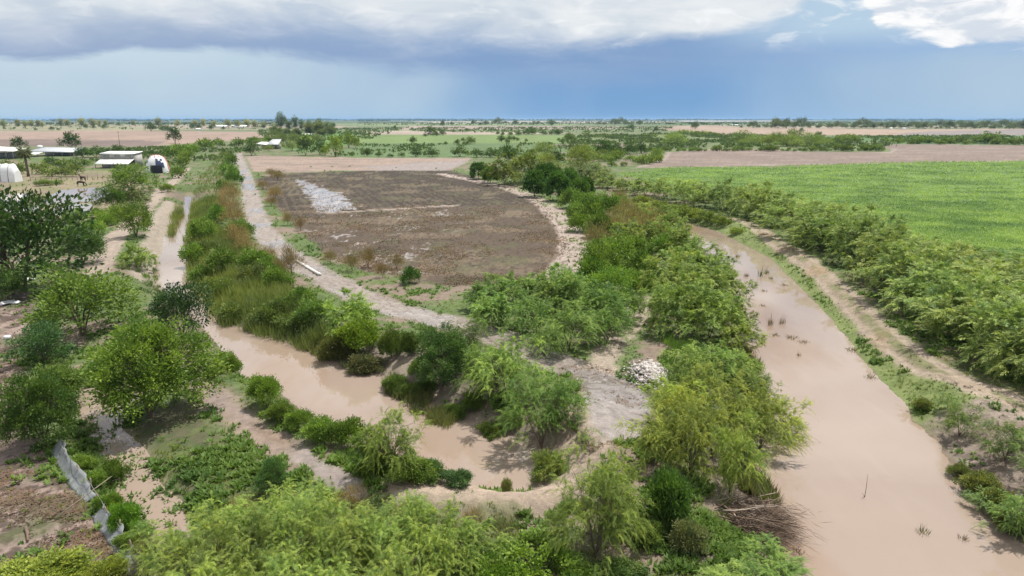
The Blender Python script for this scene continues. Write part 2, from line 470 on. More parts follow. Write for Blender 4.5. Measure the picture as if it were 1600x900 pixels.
# ploughed and green strips towards the horizon: outline, colour, noise size
FAR = [
    ([(-400, 206), (200, 204), (400, 206), (436, 210), (390, 218), (300, 224), (230, 229), (-400, 229)], (0.36, 0.25, 0.185), "field"),
    ([(-400, 217.5), (200, 218.5), (262, 221), (240, 229), (-400, 229)], (0.22, 0.155, 0.125), "field"),
    ([(-400, 192), (180, 192), (215, 199), (300, 203), (200, 204), (-400, 205)], (0.30, 0.27, 0.15), None),
    ([(560, 224), (760, 224), (1010, 223), (960, 232), (760, 246), (520, 247)], (0.13, 0.19, 0.065), None),
    ([(500, 206), (640, 203), (560, 224), (470, 238), (440, 230)], (0.14, 0.24, 0.06), None),
    ([(540, 211), (740, 209), (900, 212), (980, 214), (900, 223), (700, 224), (560, 224)], (0.19, 0.26, 0.075), None),
    ([(545, 205), (640, 204), (760, 206), (900, 208), (760, 210.5), (560, 211)], (0.42, 0.33, 0.25), "field"),
    ([(640, 197), (760, 196.5), (1000, 198), (1040, 201), (900, 203), (620, 203)], (0.38, 0.285, 0.225), "field"),
    ([(640, 202.6), (900, 202.6), (1000, 200.6), (1050, 203), (900, 206), (640, 205)], (0.16, 0.20, 0.08), None),
    ([(640, 190), (800, 189.2), (1060, 189.6), (1060, 192), (700, 193.5)], (0.45, 0.38, 0.28), "field"),
    ([(520, 193), (900, 193.4), (900, 196), (560, 197)], (0.21, 0.26, 0.11), None),
    ([(1030, 197.5), (1110, 195.5), (1180, 199), (1420, 202), (1600, 201), (1900, 201), (1900, 212), (1500, 211.5), (1290, 212), (1160, 213), (1080, 206), (1030, 203)], (0.40, 0.285, 0.20), "field"),
    ([(1420, 207), (1500, 204), (1600, 202), (1900, 201), (1900, 212), (1560, 211.5), (1400, 211)], (0.28, 0.23, 0.20), "field"),
    ([(1290, 212), (1500, 211.5), (1900, 212), (1900, 226), (1500, 226), (1390, 225), (1340, 222)], (0.12, 0.20, 0.06), None),
    ([(860, 226), (950, 224), (1010, 222), (1040, 226), (1000, 234), (880, 232)], (0.27, 0.21, 0.15), None),
    ([(900, 214), (1050, 210), (1200, 213), (1390, 224), (1390, 238), (1180, 232), (1040, 236), (1000, 226)], (0.17, 0.20, 0.075), None),
    ([(1060, 188.2), (1300, 188.4), (1180, 190.4), (1060, 190.6)], (0.42, 0.37, 0.30), "field"),
]
FAR = [(poly(p), c, k) for p, c, k in FAR]

def height(x, y):
    x, y = np.asarray(x, float), np.asarray(y, float)
    n2 = fbm(x, y, 2.6, 3, 5) - 0.5
    h = 0.30 * (fbm(x, y, 9, 3, 1) - 0.5) + 0.22 * (fbm(x, y, 1.7, 3, 2) - 0.5)
    far = sst(y, 260, 420)
    h = h * (1 - 0.7 * far)
    flat = np.minimum.reduce([sst(sd_line(L, x, y), 0.8, 3.5) for L in (L_RTRK, L_CTRK, L_LTRK)])
    h = h * (0.25 + 0.75 * flat)
    h = h + 0.35 * (1 - sst(sd_line(L_DIKE, x, y), 0.8, 2.6)) - 0.5 * sst(-sd_poly(P_HOLLOW, x, y), 0.0, 2.5)
    h = h + 0.35 * (1 - sst(sd_line(L_LBANK, x, y), 0.8, 2.4)) + 0.3 * (1 - sst(sd_line(L_BUND, x, y), 0.3, 1.4))
    for L, w in ((L_RTRK, 1.1), (L_CTRK, 1.6), (L_LTRK, 1.4), (L_PATH, .6)):
        q = sd_line(L, x, y)
        h = h - 0.10 * np.exp(-((q - .8) / .22) ** 2) * (fbm(x, y, 3, 2, 90) > .35) - 0.09 * (1 - sst(q, w, w + .8)) * sst(fbm(x, y, .55, 2, 91), .52, .72)
    # broken lumps in the dark field and the yard
    dk = np.maximum(sst(-sd_poly(P_DARK, x, y), 0, 3), 0.7 * sst(-sd_poly(P_YARD, x, y), 0, 1.5))
    h = h + dk * 0.22 * (fbm(x, y, 0.9, 2, 31) - 0.5)
    for P, lev in ((P_FTW, -0.16), (P_ST, -0.38), *((p, -0.15) for p in P_POND)):
        d = sd_poly(P, x, y) + 0.9 * n2 - 0.7
        w = 1.6 if lev == -0.38 else 1.3
        t = sst(d, -0.4, w)
        h = h * t + (lev - 0.10) * (1 - t)
    for P, wb, top in ((P_LC, 3.4, 0.45), (P_RC, 4.2, 0.25)):
        d = sd_poly(P, x, y) + 0.55 * n2 + 0.4 * (fbm(x, y, 0.8, 2, 9) - 0.5) - 0.3
        up = sst(d, 0.0, wb) ** 0.75
        h = np.where(d > 0, WL + (h + top * np.exp(-((d - wb - 1.5) / 3.5) ** 2) - WL) * up, WL - np.minimum(0.55 * -d, 1.1))
    return h

G_GRID = {}
U_LUT = np.linspace(-1, 1, 4001)
def ground_zs(x, y):
    """relief read off the built sheet"""
    x, y = np.asarray(x, float), np.asarray(y, float)
    ys, Z, nc = G_GRID["ys"], G_GRID["z"], G_GRID["nc"]
    r = np.clip(np.searchsorted(ys, y) - 1, 0, len(ys) - 2)
    fr = np.clip((y - ys[r]) / (ys[r + 1] - ys[r]), 0, 1)
    out = 0
    for k, wgt in ((0, 1 - fr), (1, fr)):
        yy = ys[r + k]
        t = x / (np.abs(yy) * 1.02 + 16 + 30 * sst(-yy, -14, 30))
        q = (np.interp(t, 0.80 * U_LUT + 0.20 * U_LUT ** 3, U_LUT) + 1) / 2 * (nc - 1)
        c = np.clip(q.astype(int), 0, nc - 2)
        f = np.clip(q - c, 0, 1)
        out = out + wgt * (Z[r + k, c] * (1 - f) + Z[r + k, c + 1] * f)
    return out

def ground_z(x, y):
    return float(ground_zs(np.array([x]), np.array([y]))[0])

def spot(px, py):
    """ground point under a place in the survey photograph, on the relief"""
    z = 0.0
    for _ in range(5):
        x, y = at(px, py, z)
        z = 0.5 * z + 0.5 * ground_z(x, y)
    return x, y, ground_z(x, y)

def build_ground():
    # rows and columns get wider with distance; the sheet reaches past the horizon
    ys = [-40.0]
    while ys[-1] < 34000:
        v = ys[-1]
        ys.append(v + (1.6 if v < 18 else min(max(v * v / 14000, 0.075), 0.045 * v)))
    ys = np.array(ys)
    nc = 760
    u = np.linspace(-1, 1, nc)
    u = 0.80 * u + 0.20 * u ** 3
    U, Y = np.meshgrid(u, ys)
    X = U * (np.abs(Y) * 1.02 + 16 + 30 * sst(-Y, -14, 30))
    x, y = X.ravel(), Y.ravel()
    z = height(x, y)
    nr = len(ys)
    sp = np.maximum(mpp(0, np.maximum(y, 1.0)) * 1.6, 0.05)

    nA, nB, nC = fbm(x, y, 7, 4, 40), fbm(x, y, 1.3, 3, 41), fbm(x, y, 0.45, 2, 42)
    nL = fbm(x, y, 120, 4, 43)
    nb = (fbm(x, y, 2.5, 4, 44) - 0.5)
    col = np.zeros((len(x), 3)); wet = np.zeros(len(x)); grass = np.zeros(len(x)); zone = np.zeros(len(x), int)
    def lay(f, c):
        f = np.clip(f, 0, 1)[:, None]
        col[:] = col * (1 - f) + np.asarray(c) * f
    g1, g2, dirt, sand = np.array((0.085, 0.135, 0.035)), np.array((0.15, 0.19, 0.055)), np.array((0.27, 0.195, 0.14)), np.array((0.46, 0.345, 0.26))
    # open country: grass and bare soil in patches
    t = sst(nA + 0.5 * (nB - 0.5), 0.28, 0.50)[:, None]
    col[:] = dirt * (1 - t) + (g1 * (1 - nB[:, None]) + g2 * nB[:, None]) * t
    grass[:] = t[:, 0]
    fa = sst(y, 300, 700)
    lay(fa, (0.17, 0.19, 0.085))
    lay(sst(y, 2600, 4200), (0.095, 0.125, 0.065))
    cell = hash2(np.floor(x / 420 + 3 * (nL - .5)), np.floor(y / 1300), 77)
    lay(fa * sst(y, 900, 1800) * (1 - .8 * sst(y, 2600, 4200)) * (cell > 0.72), (0.36, 0.29, 0.2)); lay(fa * sst(y, 900, 1800) * (cell < 0.25), (0.12, 0.17, 0.06))
    grass *= 1 - sst(y, 240, 300)
    for P, c, k in FAR:
        e = sd_poly(P, x, y) + nb * 0.012 * y
        f = sst(-e, -0.004 * y, 0.006 * y)
        v = 1 + 0.22 * (fbm(x, y / 5, 60, 4, 50) - 0.5) * 2 + 0.25 * (fbm(x, y, 9, 3, 52) - 0.5)
        lay(f, (0, 0, 0)) if False else None
        col[:] = col * (1 - f[:, None]) + np.asarray(c)[None] * v[:, None] * f[:, None]
        if k:
            zone[f > 0.5] = 1
    # pale strip field beyond the dark one, its far end under water
    d = sd_poly(P_LIGHT, x, y); f = sst(-d + nb * 1.5, 0, 2)
    nrow = fbm(x, y * 3, 14, 4, 53)
    lay(f, np.array((0.37, 0.265, 0.20)) ); lay(f * 0.6 * sst(nrow, .5, .7), (0.24, 0.175, 0.14)); zone[f > .5] = 1; grass *= 1 - f
    fw = f * sst(-sd_poly(P_LIGHTW, x, y) + 18 * (nrow - .5), -4, 5)
    lay(fw * 0.7, (0.33, 0.275, 0.25)); wet[:] = np.maximum(wet, 0.42 * fw)
    # brown field across the canal
    d = sd_poly(P_BROWN, x, y); f = sst(-d + nb * 3, 0, 2.5); nr1 = fbm(x / 3, y, 7, 4, 54)
    lay(f, np.array((0.255, 0.185, 0.145))); lay(f * 0.55 * sst(nr1, .5, .68), (0.37, 0.27, 0.215)); lay(f * 0.6 * sst(nB, .55, .75), (0.2, .14, .10)); zone[f > .5] = 1; grass *= 1 - f
    lay(f * (1 - sst(np.abs(d), 1.5, 4.5)) * 0.8, (0.42, 0.33, 0.27))
    # green crop
    d = sd_poly(P_CROP, x, y); fc = sst(-d + nb * 3, 0, 2.0); nr2 = fbm(x / 1.5, y, 6, 4, 55)
    c0 = np.array((0.145, 0.22, 0.066))[None] * (1 + 0.7 * (nr2[:, None] - .5)) * (1 + .5 * (nB[:, None] - .5))
    col[:] = col * (1 - fc[:, None]) + c0 * fc[:, None]; zone[fc > .5] = 2; grass *= 1 - fc
    # dark field
    d = sd_poly(P_DARK, x, y) ; fd = sst(-d + nb * 2.5, 0, 1.6)
    lay(fd, np.array((0.052, 0.036, 0.021)))
    ff = fd * sst(-sd_poly(P_DARKF, x, y) + 3 * nb, -.5, 2)
    lay(ff * 0.85, np.array((0.125, 0.084, 0.052)))
    lay(fd * 0.75 * sst(fbm(x, y, 6, 4, 56) + .5 * (nC - .5), .50, .66), np.array((0.225, 0.16, 0.098)))
    lay(fd * 0.6 * sst(fbm(x, y, 4, 4, 57) + .5 * (nC - .5), .55, .70), np.array((0.115, 0.115, 0.045)))
    lay(fd * 0.85 * sst(nC + .5 * (nB - .5), .55, .8), np.array((0.045, 0.03, 0.022)))
    zone[fd > .5] = 3; grass *= 1 - fd
    ax = poly([(463, 281), (500, 333)]); dv = unit(ax[1] - ax[0]); q = x * dv[1] - y * dv[0]
    furrow = 0.5 + 0.5 * np.sin(q * 2 * math.pi / 2.1 + 3 * (nA - .5))
    upper = fd * (1 - sst(-sd_poly(P_DARKF, x, y), -1, 1)) * (1 - sst(y, 190, 260))
    lay(fd * (.15 + .3 * upper) * sst(furrow, .6, .9), (0.16, 0.115, 0.08))  # furrow shading laid in as colour stripes; the relief has no furrows
    fp = sst(-sd_poly(P_PUD, x, y) + 4.5 * (nB - .5) + 3 * nb + 0.8 * (furrow - .6), -0.3, .9) * sst(d, 1, -2)
    fp = np.maximum(fp, fd * sst(-d, 6, 1) * sst(nA + .5 * (nC - .5), .62, .72) * sst(y, 120, 88) * 0.8)
    fp = np.maximum(fp, ff * sst(fbm(x, y, 5, 3, 58) + .6 * (nC - .5), .74, .82) * .8 * sst(x, -5, -18))
    lay(fp, (0.40, 0.33, 0.29)); wet[:] = np.maximum(wet, fp)
    fbund = (1 - sst(sd_line(L_BUND, x, y) + 1.1 * nb, .35, 1.0)); lay(fbund, (0.42, 0.33, 0.27))
    dw = sd_line(L_WHEEL, x, y); st = fbm(dw * 3.2, y * .6, 1.6, 3, 59)
    fwh = (1 - sst(dw + 1.2 * nb, 1.8, 3.0)) * sst(st + .4 * (nC - .5), .28, .46)
    lay(fwh, np.array((0.43, 0.325, 0.26))); wet[:] = np.maximum(wet, .55 * fwh)
    # red-brown yard full of flood litter
    d = sd_poly(P_YARD, x, y); fy = sst(-d + nb * 2, 0, 1.2)
    lay(fy, np.array((0.36, 0.255, 0.205)))
    lay(fy * sst(nB + .6 * (nC - .5), .50, .64), (0.115, 0.078, 0.058)); lay(fy * .8 * sst(nA + .3 * (nC - .5), .54, .68), (0.10, 0.068, 0.052)); zone[fy > .5] = 4
    lay(fy * 0.6 * sst(fbm(x, y, 3, 3, 60), .58, .70), (0.10, 0.12, 0.04))
    grass *= 1 - 0.9 * fy
    # grassy patch beside it
    d = sd_poly(P_GRASSL, x, y); f = sst(-d + nb * 2, 0, 1.5)
    lay(f, np.array((0.095, 0.125, 0.04))); lay(f * .6 * sst(nB, .45, .7), (0.15, 0.165, 0.05)); lay(f * .6 * sst(nA + .3 * (nC - .5), .56, .68), (0.13, 0.095, 0.06)); grass[:] = np.maximum(grass * (1 - f), f * sst(nA, .66, .45))
    # canal banks
    for P, w in ((P_LC, 3.2), (P_RC, 4.0)):
        d = sd_poly(P, x, y) + 1.0 * nb
        fb = sst(d, w + 1.2, w * .35) * sst(d, -1.5, 0.1)
        side = sst(x, 2, 10) if P is P_RC else 0 * x
        lay(fb * .75 * sst(nA, .62, .42), (0.235, 0.175, 0.13)); lay(fb * .5 * sst(nB, .4, .6), (0.10, 0.105, 0.045)); lay(sst(d, .8, .1) * .8, (0.25, 0.175, 0.12))
        zone[(fb > .4) & (zone == 0)] = 5; grass *= 1 - .25 * fb
    # mown-looking grass slope of the second canal
    drt = sd_line(L_RTRK, x, y); drc = sd_poly(P_RC, x, y)
    inner = (x > np.interp(y, L_RTRK[::-1, 1], L_RTRK[::-1, 0]) - 12) & (x < np.interp(y, L_RTRK[::-1, 1], L_RTRK[::-1, 0]))
    f = sst(drc + .6 * nb, 0.0, .6) * sst(drt, .7, 1.4) * inner * sst(y, 42, 47) * (y < L_RTRK[0, 1])
    lay(f, np.array((0.18, 0.22, 0.065))); lay(f * .6 * sst(nB + .3 * (nC - .5), .42, .68), (0.24, 0.27, 0.09)); grass[:] = np.maximum(grass * (1 - f), 1.4 * f); lawn = f
    outer = (x > np.interp(y, L_RTRK[::-1, 1], L_RTRK[::-1, 0])) & (y < L_RTRK[0, 1]) & (y > 40)
    f = outer * sst(drt, 1.0, 1.8) * sst(drt, 9, 6); lay(f * sst(nA, .62, .45), (0.13, 0.14, 0.05)); lay(f * .6 * sst(nB, .55, .7), (0.24, 0.17, 0.11)); grass[:] = np.maximum(grass, f * .8 * sst(nA, .62, .45))
    # pale bare cut bank on the far side of the first canal, and the litter flat beside the second
    cut = smooth_path(poly([(580, 570), (600, 545), (650, 565), (690, 610), (730, 650), (790, 665), (850, 710)]))
    f = sst(sd_line(cut, x, y) + 2.5 * nb, 3.2, 1.4); lay(f * .85, (0.34, 0.255, 0.195)); grass *= 1 - .8 * f
    flat2 = poly([(1425, 640), (1520, 620), (1700, 660), (1700, 800), (1500, 765), (1470, 700)])
    f = sst(-sd_poly(flat2, x, y) + 3 * nb, 0, 1.5) * sst(drc, .2, 1); lay(f * sst(nB, .3, .55), (0.33, 0.25, 0.195)); lay(f * .8 * sst(nC + .4 * (nB - .5), .55, .75), (0.13, 0.10, 0.07)); grass *= 1 - .6 * f
    # tracks and mud flats
    for L, w, c, wt in ((L_RTRK, 1.15, (0.40, 0.30, 0.21), 0), (L_CTRK, 2.0, (0.385, 0.315, 0.265), .15), (L_PATH, 1.1, (0.43, 0.335, 0.25), 0), (L_LTRK, 1.6, (0.43, 0.33, 0.255), .2), (L_DIKE, 1.5, (0.47, 0.35, 0.255), 0), (L_LBANK, 1.7, (0.40, 0.325, 0.245), 0)):
        dl = sd_line(L, x, y) + 1.5 * nb + .5 * (nC - .5)
        f = sst(dl, w + .7, w - .35)
        lay(f, np.array(c)); lay(f * .45 * sst(nB, .5, .75), np.array(c) * .72); zone[f > .5] = 6; grass *= 1 - .95 * f
        if L is L_RTRK:
            du = sd_line(L, x, y)
            mid = sst(np.abs(du) + .4 * nb, .7, .2) * sst(nB, .35, .6); lay(mid * .8, (0.17, 0.18, 0.065)); grass[:] = np.maximum(grass, mid * .5)
            lay(f * sst(np.abs(du - 1.1), .5, .15) * .6, (0.44, 0.34, 0.26))
            lay(f * sst(nA, .58, .7) * .5, (0.36, 0.23, 0.12))
        if L is L_CTRK:
            q2 = sd_line(L, x, y); lay(f * .5 * sst(fbm(q2 * 4, y * .7, 1.2, 3, 61), .52, .66), (0.24, 0.18, 0.14)); wet[:] = np.maximum(wet, f * sst(nA, .48, .60) * .8)
    for P, c in ((P_MUDFLAT, (0.35, 0.29, 0.255)), (P_FT, (0.33, 0.26, 0.22))):
        f = sst(-sd_poly(P, x, y) + 1.6 * nb + .6 * (nC - .5), -.2, .8)
        lay(f, np.array(c)); lay(f * .45 * sst(nA, .5, .62), np.array(c) * .7); zone[f > .5] = 7; grass *= 1 - .95 * f
        wet[:] = np.maximum(wet, f * (.42 + .5 * sst(nA, .40, .52)))
    f = sst(-sd_poly(P_HOLLOW, x, y) + 2 * nb, -.5, 1.2); lay(f * .7, (0.36, 0.27, 0.2)); lay(f * .6 * sst(nB, .5, .65), (0.13, .14, .05)); grass *= 1 - .4 * f
    for P in (P_FTW, P_ST, *P_POND):
        f = sst(-sd_poly(P, x, y) + 1.2 * nb, -1.6, .2); lay(f, (0.33, 0.235, 0.175)); grass *= 1 - f; wet[:] = np.maximum(wet, .6 * f)
    ydp = poly([(40, 262), (215, 268), (235, 290), (170, 345), (60, 350), (-80, 340), (-80, 270)])
    f = sst(-sd_poly(ydp, x, y) + 4 * nb, -1, 3) * (1 - sst(-sd_poly(P_PD1, x, y), -2, 1)); lay(f * .85 * sst(nA, .35, .55), (0.34, 0.255, 0.165)); lay(f * .5 * sst(nB, .5, .7), (0.25, .22, .09)); grass *= 1 - .8 * f
    # blotchy tone at every size
    col *= (1 + 0.30 * (nC - .5) * (1 - fa) + 0.20 * (nB - .5))[:, None]

    # material
    m, N = new_mat("soil")
    out = N.n("ShaderNodeOutputMaterial"); p = N.n("ShaderNodeBsdfPrincipled")
    at_c = N.n("ShaderNodeAttribute", attribute_name="soil_colour").outputs["Color"]
    at_w = N.n("ShaderNodeAttribute", attribute_name="wet").outputs["Fac"]
    pos = N.n("ShaderNodeNewGeometry").outputs["Position"]
    f1, f2 = N.noise(pos, 1.7, 6, 0.68), N.noise(pos, 9.0, 4, 0.65)
    k = N.m("MULTIPLY", N.m("MULTIPLY_ADD", N.m("SUBTRACT", f1, .5), 1.25, 1.0), N.m("MULTIPLY_ADD", N.m("SUBTRACT", f2, .5), 0.9, 1.0))
    sc = N.n("ShaderNodeVectorMath", operation="SCALE"); N.put(sc.inputs[0], at_c); N.put(sc.inputs[3], N.m("MULTIPLY", k, 0.66))
    hue = N.vm("MULTIPLY", sc.outputs[0], (0.94, 0.99, 1.04))
    N.put(p.inputs["Base Color"], hue)
    N.put(p.inputs["Roughness"], N.m("MULTIPLY_ADD", N.ss(N.m("ADD", at_w, N.m("MULTIPLY", N.m("SUBTRACT", f1, .5), .7)), .3, .8), -.78, .93))
    p.inputs["Specular IOR Level"].default_value = 0.35
    b = N.n("ShaderNodeBump"); b.inputs["Distance"].default_value = 0.12
    N.put(b.inputs["Strength"], N.m("MULTIPLY_ADD", N.ss(at_w, .2, .8), -.75, .8)); N.put(b.inputs["Height"], N.m("MULTIPLY_ADD", f1, 1.0, N.m("MULTIPLY", f2, .35))); N.put(p.inputs["Normal"], b.outputs[0])
    N.put(out.inputs[0], p.outputs[0])

    i = np.arange(nr * nc).reshape(nr, nc)
    F = np.stack([i[:-1, :-1], i[:-1, 1:], i[1:, 1:], i[1:, :-1]], -1).reshape(-1, 4)
    V = np.stack([x, y, z], 1)
    gx = np.gradient(z.reshape(nr, nc), axis=1) / (np.gradient(X, axis=1) + 1e-9)
    gy = np.gradient(z.reshape(nr, nc), axis=0) / (np.gradient(Y, axis=0) + 1e-9)
    nrm = unit(np.stack([-gx.ravel(), -gy.ravel(), np.ones(len(x))], 1))
    fz = zone[F[:, 0]]
    names = {0: "ground", 1: "field", 2: "crop_field", 3: "ploughed_field", 4: "mud_yard", 5: "canal_bank", 6: "dirt_track", 7: "mud_flat"}
    for zid, nm in names.items():
        f = F[fz == zid]
        if not len(f):
            continue
        used, inv = np.unique(f, return_inverse=True)
        me = mesh(nm, V[used], inv.reshape(-1, 4), {"soil_colour": col[used], "wet": wet[used]}, [m], smooth=True)
        me.normals_split_custom_set_from_vertices(nrm[used])
        link(nm, me, kind="structure")
    G_GRID.update(ys=ys, nc=nc, z=z.reshape(nr, nc))
    bare = np.isin(zone, (6, 7)) * 1.0
    return dict(bare=bare, lawn=np.maximum(lawn, sst(sd_line(L_RTRK, x, y), 7, 4) * (y > 44)), edge=sst(np.abs(sd_poly(P_MUDFLAT, x, y) + nb), .5, .1) + .6 * sst(np.abs(sd_line(L_CTRK, x, y) - 2.2 + 2 * nb), .5, .1) * (y < 120), x=x, y=y, z=z, grass=np.clip(grass, 0, 2), crop=fc, yard=fy, dark=fd, sp=sp, col=col)

G = build_ground()

# ------------------------------------------------------------------ water
def water_material():
    m, N = new_mat("muddy_water")
    out = N.n("ShaderNodeOutputMaterial"); p = N.n("ShaderNodeBsdfPrincipled")
    pos = N.n("ShaderNodeNewGeometry").outputs["Position"]
    n0 = N.noise(N.vm("MULTIPLY", pos, (1, 0.45, 1)), 0.09, 4, 0.55)
    N.put(p.inputs["Base Color"], N.mix(N.ss(n0, .30, .55), N.rgb((0.225, 0.153, 0.103)), N.rgb((0.262, 0.204, 0.165))))
    streak = N.noise(N.vm("MULTIPLY", pos, (.9, .12, 1)), 0.8, 4, 0.6)
    base = p.inputs["Base Color"].links[0].from_socket
    N.put(p.inputs["Base Color"], N.mix(N.m("MULTIPLY", N.ss(streak, .5, .75), .14), base, N.rgb((0.32, 0.27, 0.23))))
    p.inputs["Roughness"].default_value = 0.015
    p.inputs["IOR"].default_value = 1.5
    p.inputs["Specular IOR Level"].default_value = 0.5
    w1 = N.noise(N.vm("MULTIPLY", pos, (1, 0.6, 1)), 2.2, 3, 0.5)
    b = N.n("ShaderNodeBump"); b.inputs["Strength"].default_value = 0.05; b.inputs["Distance"].default_value = 0.05
    N.put(b.inputs["Height"], w1); N.put(p.inputs["Normal"], b.outputs[0])
    N.put(out.inputs[0], p.outputs[0])
    return m

M_WATER = water_material()

def water(name, P, z, grow):
    P = np.asarray(P)
    a = np.roll(P, 1, 0); b = np.roll(P, -1, 0)
    area = 0.5 * np.sum(P[:, 0] * np.roll(P[:, 1], -1) - np.roll(P[:, 0], -1) * P[:, 1])
    t = unit(b - a); nrm = np.stack([t[:, 1], -t[:, 0]], 1) * (1 if area > 0 else -1)
    Q = P + nrm * grow
    me = bpy.data.meshes.new(name)
    idx = list(range(len(Q)))
    me.from_pydata([(q[0], q[1], z) for q in Q], [], [idx if area > 0 else idx[::-1]])
    me.materials.append(M_WATER)
    link(name, me, kind="structure")

water("canal_water", P_RC, WL, 1.5)
water("canal_water", P_LC, WL, 1.4)
water("flood_water", P_FTW, -0.16, 1.6)
water("flood_water", P_ST, -0.38, 1.4)
for P in P_POND:
    water("pond_water", P, -0.15, 0.9)

# ------------------------------------------------------------------ plants: one mesh of each kind, shared by its copies
def grow(seed, H=5.0, Rr=2.5, bare=0.15, stems=4, clumps=60, clump_r=0.6, leaves=200, leaf=(0.35, 0.03), spread=0.6, droop=0.3, up=0.0, flat=0.75,
         shape="dome", trunk_r=0.09, twigs=2, limb_k=5, hollow=0.45, lean=0.0, lobes=0.3, fronds=0):
    """a woody plant: (limbs, leaves) with its foot at the origin"""
    r = np.random.default_rng(seed)
    # lobed envelope: clump centres spread through the crown, mostly near its skin
    th = r.uniform(0, 2 * math.pi, clumps)
    uu = r.uniform(0, 1, clumps)
    if shape == "dome":
        ph = np.arccos(1 - uu * 1.25)
    elif shape == "column":
        ph = np.arccos(1 - uu * 1.9)
    else:
        ph = np.arccos(1 - uu * 1.05)
    ang = 3 * th + r.uniform(0, 6)
    lob = 1 + lobes * np.sin(ang) * np.sin(ph) + lobes * 0.8 * np.sin(2 * th + r.uniform(0, 6) + 3 * ph)
    rad = (hollow + (1 - hollow) * r.uniform(0, 1, clumps) ** 0.5) * lob
    zc = bare * H + (H - bare * H) * 0.36
    cx = Rr * rad * np.sin(ph) * np.cos(th)
    cy = Rr * rad * np.sin(ph) * np.sin(th)
    cz = zc + (H - zc - clump_r * .5) * np.clip(rad, 0, 1.15) * np.cos(ph)
    cz = np.where(cz < bare * H, bare * H + r.uniform(0, .12, clumps) * H, cz)
    C = np.stack([cx + lean * cz, cy, cz], 1)
    g = Geo()
    # primary limbs
    pa = np.linspace(0, 2 * math.pi, stems, endpoint=False) + r.uniform(-.4, .4, stems)
    ends = []
    for k in range(stems):
        tip = np.array([math.cos(pa[k]) * Rr * .42, math.sin(pa[k]) * Rr * .42, H * r.uniform(.5, .66)])
        tip[0] += lean * tip[2]
        s0 = np.array([math.cos(pa[k]) * trunk_r * .6, math.sin(pa[k]) * trunk_r * .6, -0.35])
        fork = np.array([lean * bare * H * .6 + s0[0] * 1.4, s0[1] * 1.4, bare * H * r.uniform(.5, 1.0) + .1])
        mid = (fork + tip) / 2 + r.normal(0, .07, 3) * Rr + np.array([0, 0, .06 * H])
        P = smooth_path([s0, fork, mid, tip], 3)
        g.tube(P, np.linspace(trunk_r, trunk_r * .32, len(P)), limb_k)
        ends.append((fork, mid, tip))
    for i in range(clumps):
        if twigs == 0 and i % 2:
            continue
        k = int(np.argmin([np.linalg.norm((e[2] - C[i])[:2]) for e in ends]))
        st = ends[k][1] if r.random() < .5 else ends[k][2]
        if C[i][2] < ends[k][1][2]:
            st = ends[k][0] * .4 + ends[k][1] * .6
        m = (st + C[i]) / 2 + r.normal(0, .05, 3) * Rr + np.array([0, 0, .03 * H])
        g.tube([st, m, C[i]], [trunk_r * .30, trunk_r * .18, trunk_r * .05], 3)
        for _ in range(max(twigs - 1, 0)):
            e = C[i] + r.normal(0, clump_r * .7, 3)
            g.tube([m * .4 + C[i] * .6, e], [trunk_r * .10, trunk_r * .03], 3)
    if fronds:
        # plumes of small leaflets, arching out of every clump
        nf = clumps * fronds
        ci = np.repeat(np.arange(clumps), fronds)
        outw = unit(C - np.array([0, 0, bare * H + .15 * H]))[ci]
        FD = unit(outw * spread + r.normal(0, .55, (nf, 3)) + np.array([0, 0, up]))
        F0 = C[ci] + r.normal(0, clump_r * .28, (nf, 3))
        FL_ = clump_r * 1.5 * r.uniform(.55, 1.25, nf)
        ft = np.clip(.5 + (r.normal(0, .16, clumps))[ci] + r.normal(0, .24, nf), 0, 1)
        fi = np.repeat(np.arange(nf), leaves)
        u = np.tile((np.arange(leaves) + .5) / leaves, nf) + r.uniform(-.03, .03, nf * leaves)
        P = F0[fi] + FD[fi] * (FL_[fi] * u)[:, None]
        P[:, 2] -= droop * FL_[fi] * u * u
        T = FD[fi].copy(); T[:, 2] -= 2 * droop * u; T = unit(T)
        B = unit(np.cross(T, np.array([0, 0, 1.0]) + r.normal(0, .25, T.shape)))
        sgn = np.where(np.arange(nf * leaves) % 2, 1.0, -1.0)[:, None]
        D = unit(T * 1.1 + B * sgn * .55 + r.normal(0, .22, T.shape) + np.array([0, 0, -.18]))
        S = unit(np.cross(D, np.cross(T, B) + r.normal(0, .3, T.shape)))
        f = Geo()
        P[:, 2] = np.maximum(P[:, 2], .03)
        L = leaf[0] * (1.15 - .7 * u) * r.uniform(.7, 1.3, nf * leaves)
        f.blades(P, D, S, L, leaf[1] * r.uniform(.7, 1.3, nf * leaves), np.clip(ft[fi] + .18 * (u - .5) + r.normal(0, .08, nf * leaves), 0, 1))
        return g, f, H, Rr
    # leaves
    n = clumps * leaves
    ci = np.repeat(np.arange(clumps), leaves)
    q = r.normal(0, 1, (n, 3)) * clump_r * np.array([.5, .5, .5 * flat])
    P = C[ci] + q
    P[:, 2] = np.maximum(P[:, 2], 0.03)
    outw = unit(C - np.array([0, 0, bare * H + .2 * H]))[ci]
    D = unit(outw * spread + unit(q) * 0.75 + r.normal(0, .45, (n, 3)) + np.array([0, 0, up - droop]))
    S = unit(np.cross(D, r.normal(0, 1, (n, 3)) + np.array([0, 0, 1.0])))
    tint = np.clip(.5 + (r.normal(0, .27, clumps))[ci] + r.normal(0, .20, n), 0, 1)
    L = leaf[0] * r.uniform(.55, 1.35, n)
    f = Geo()
    f.blades(P, D, S, L, leaf[1] * r.uniform(.7, 1.3, n), tint)
    return g, f, H, Rr

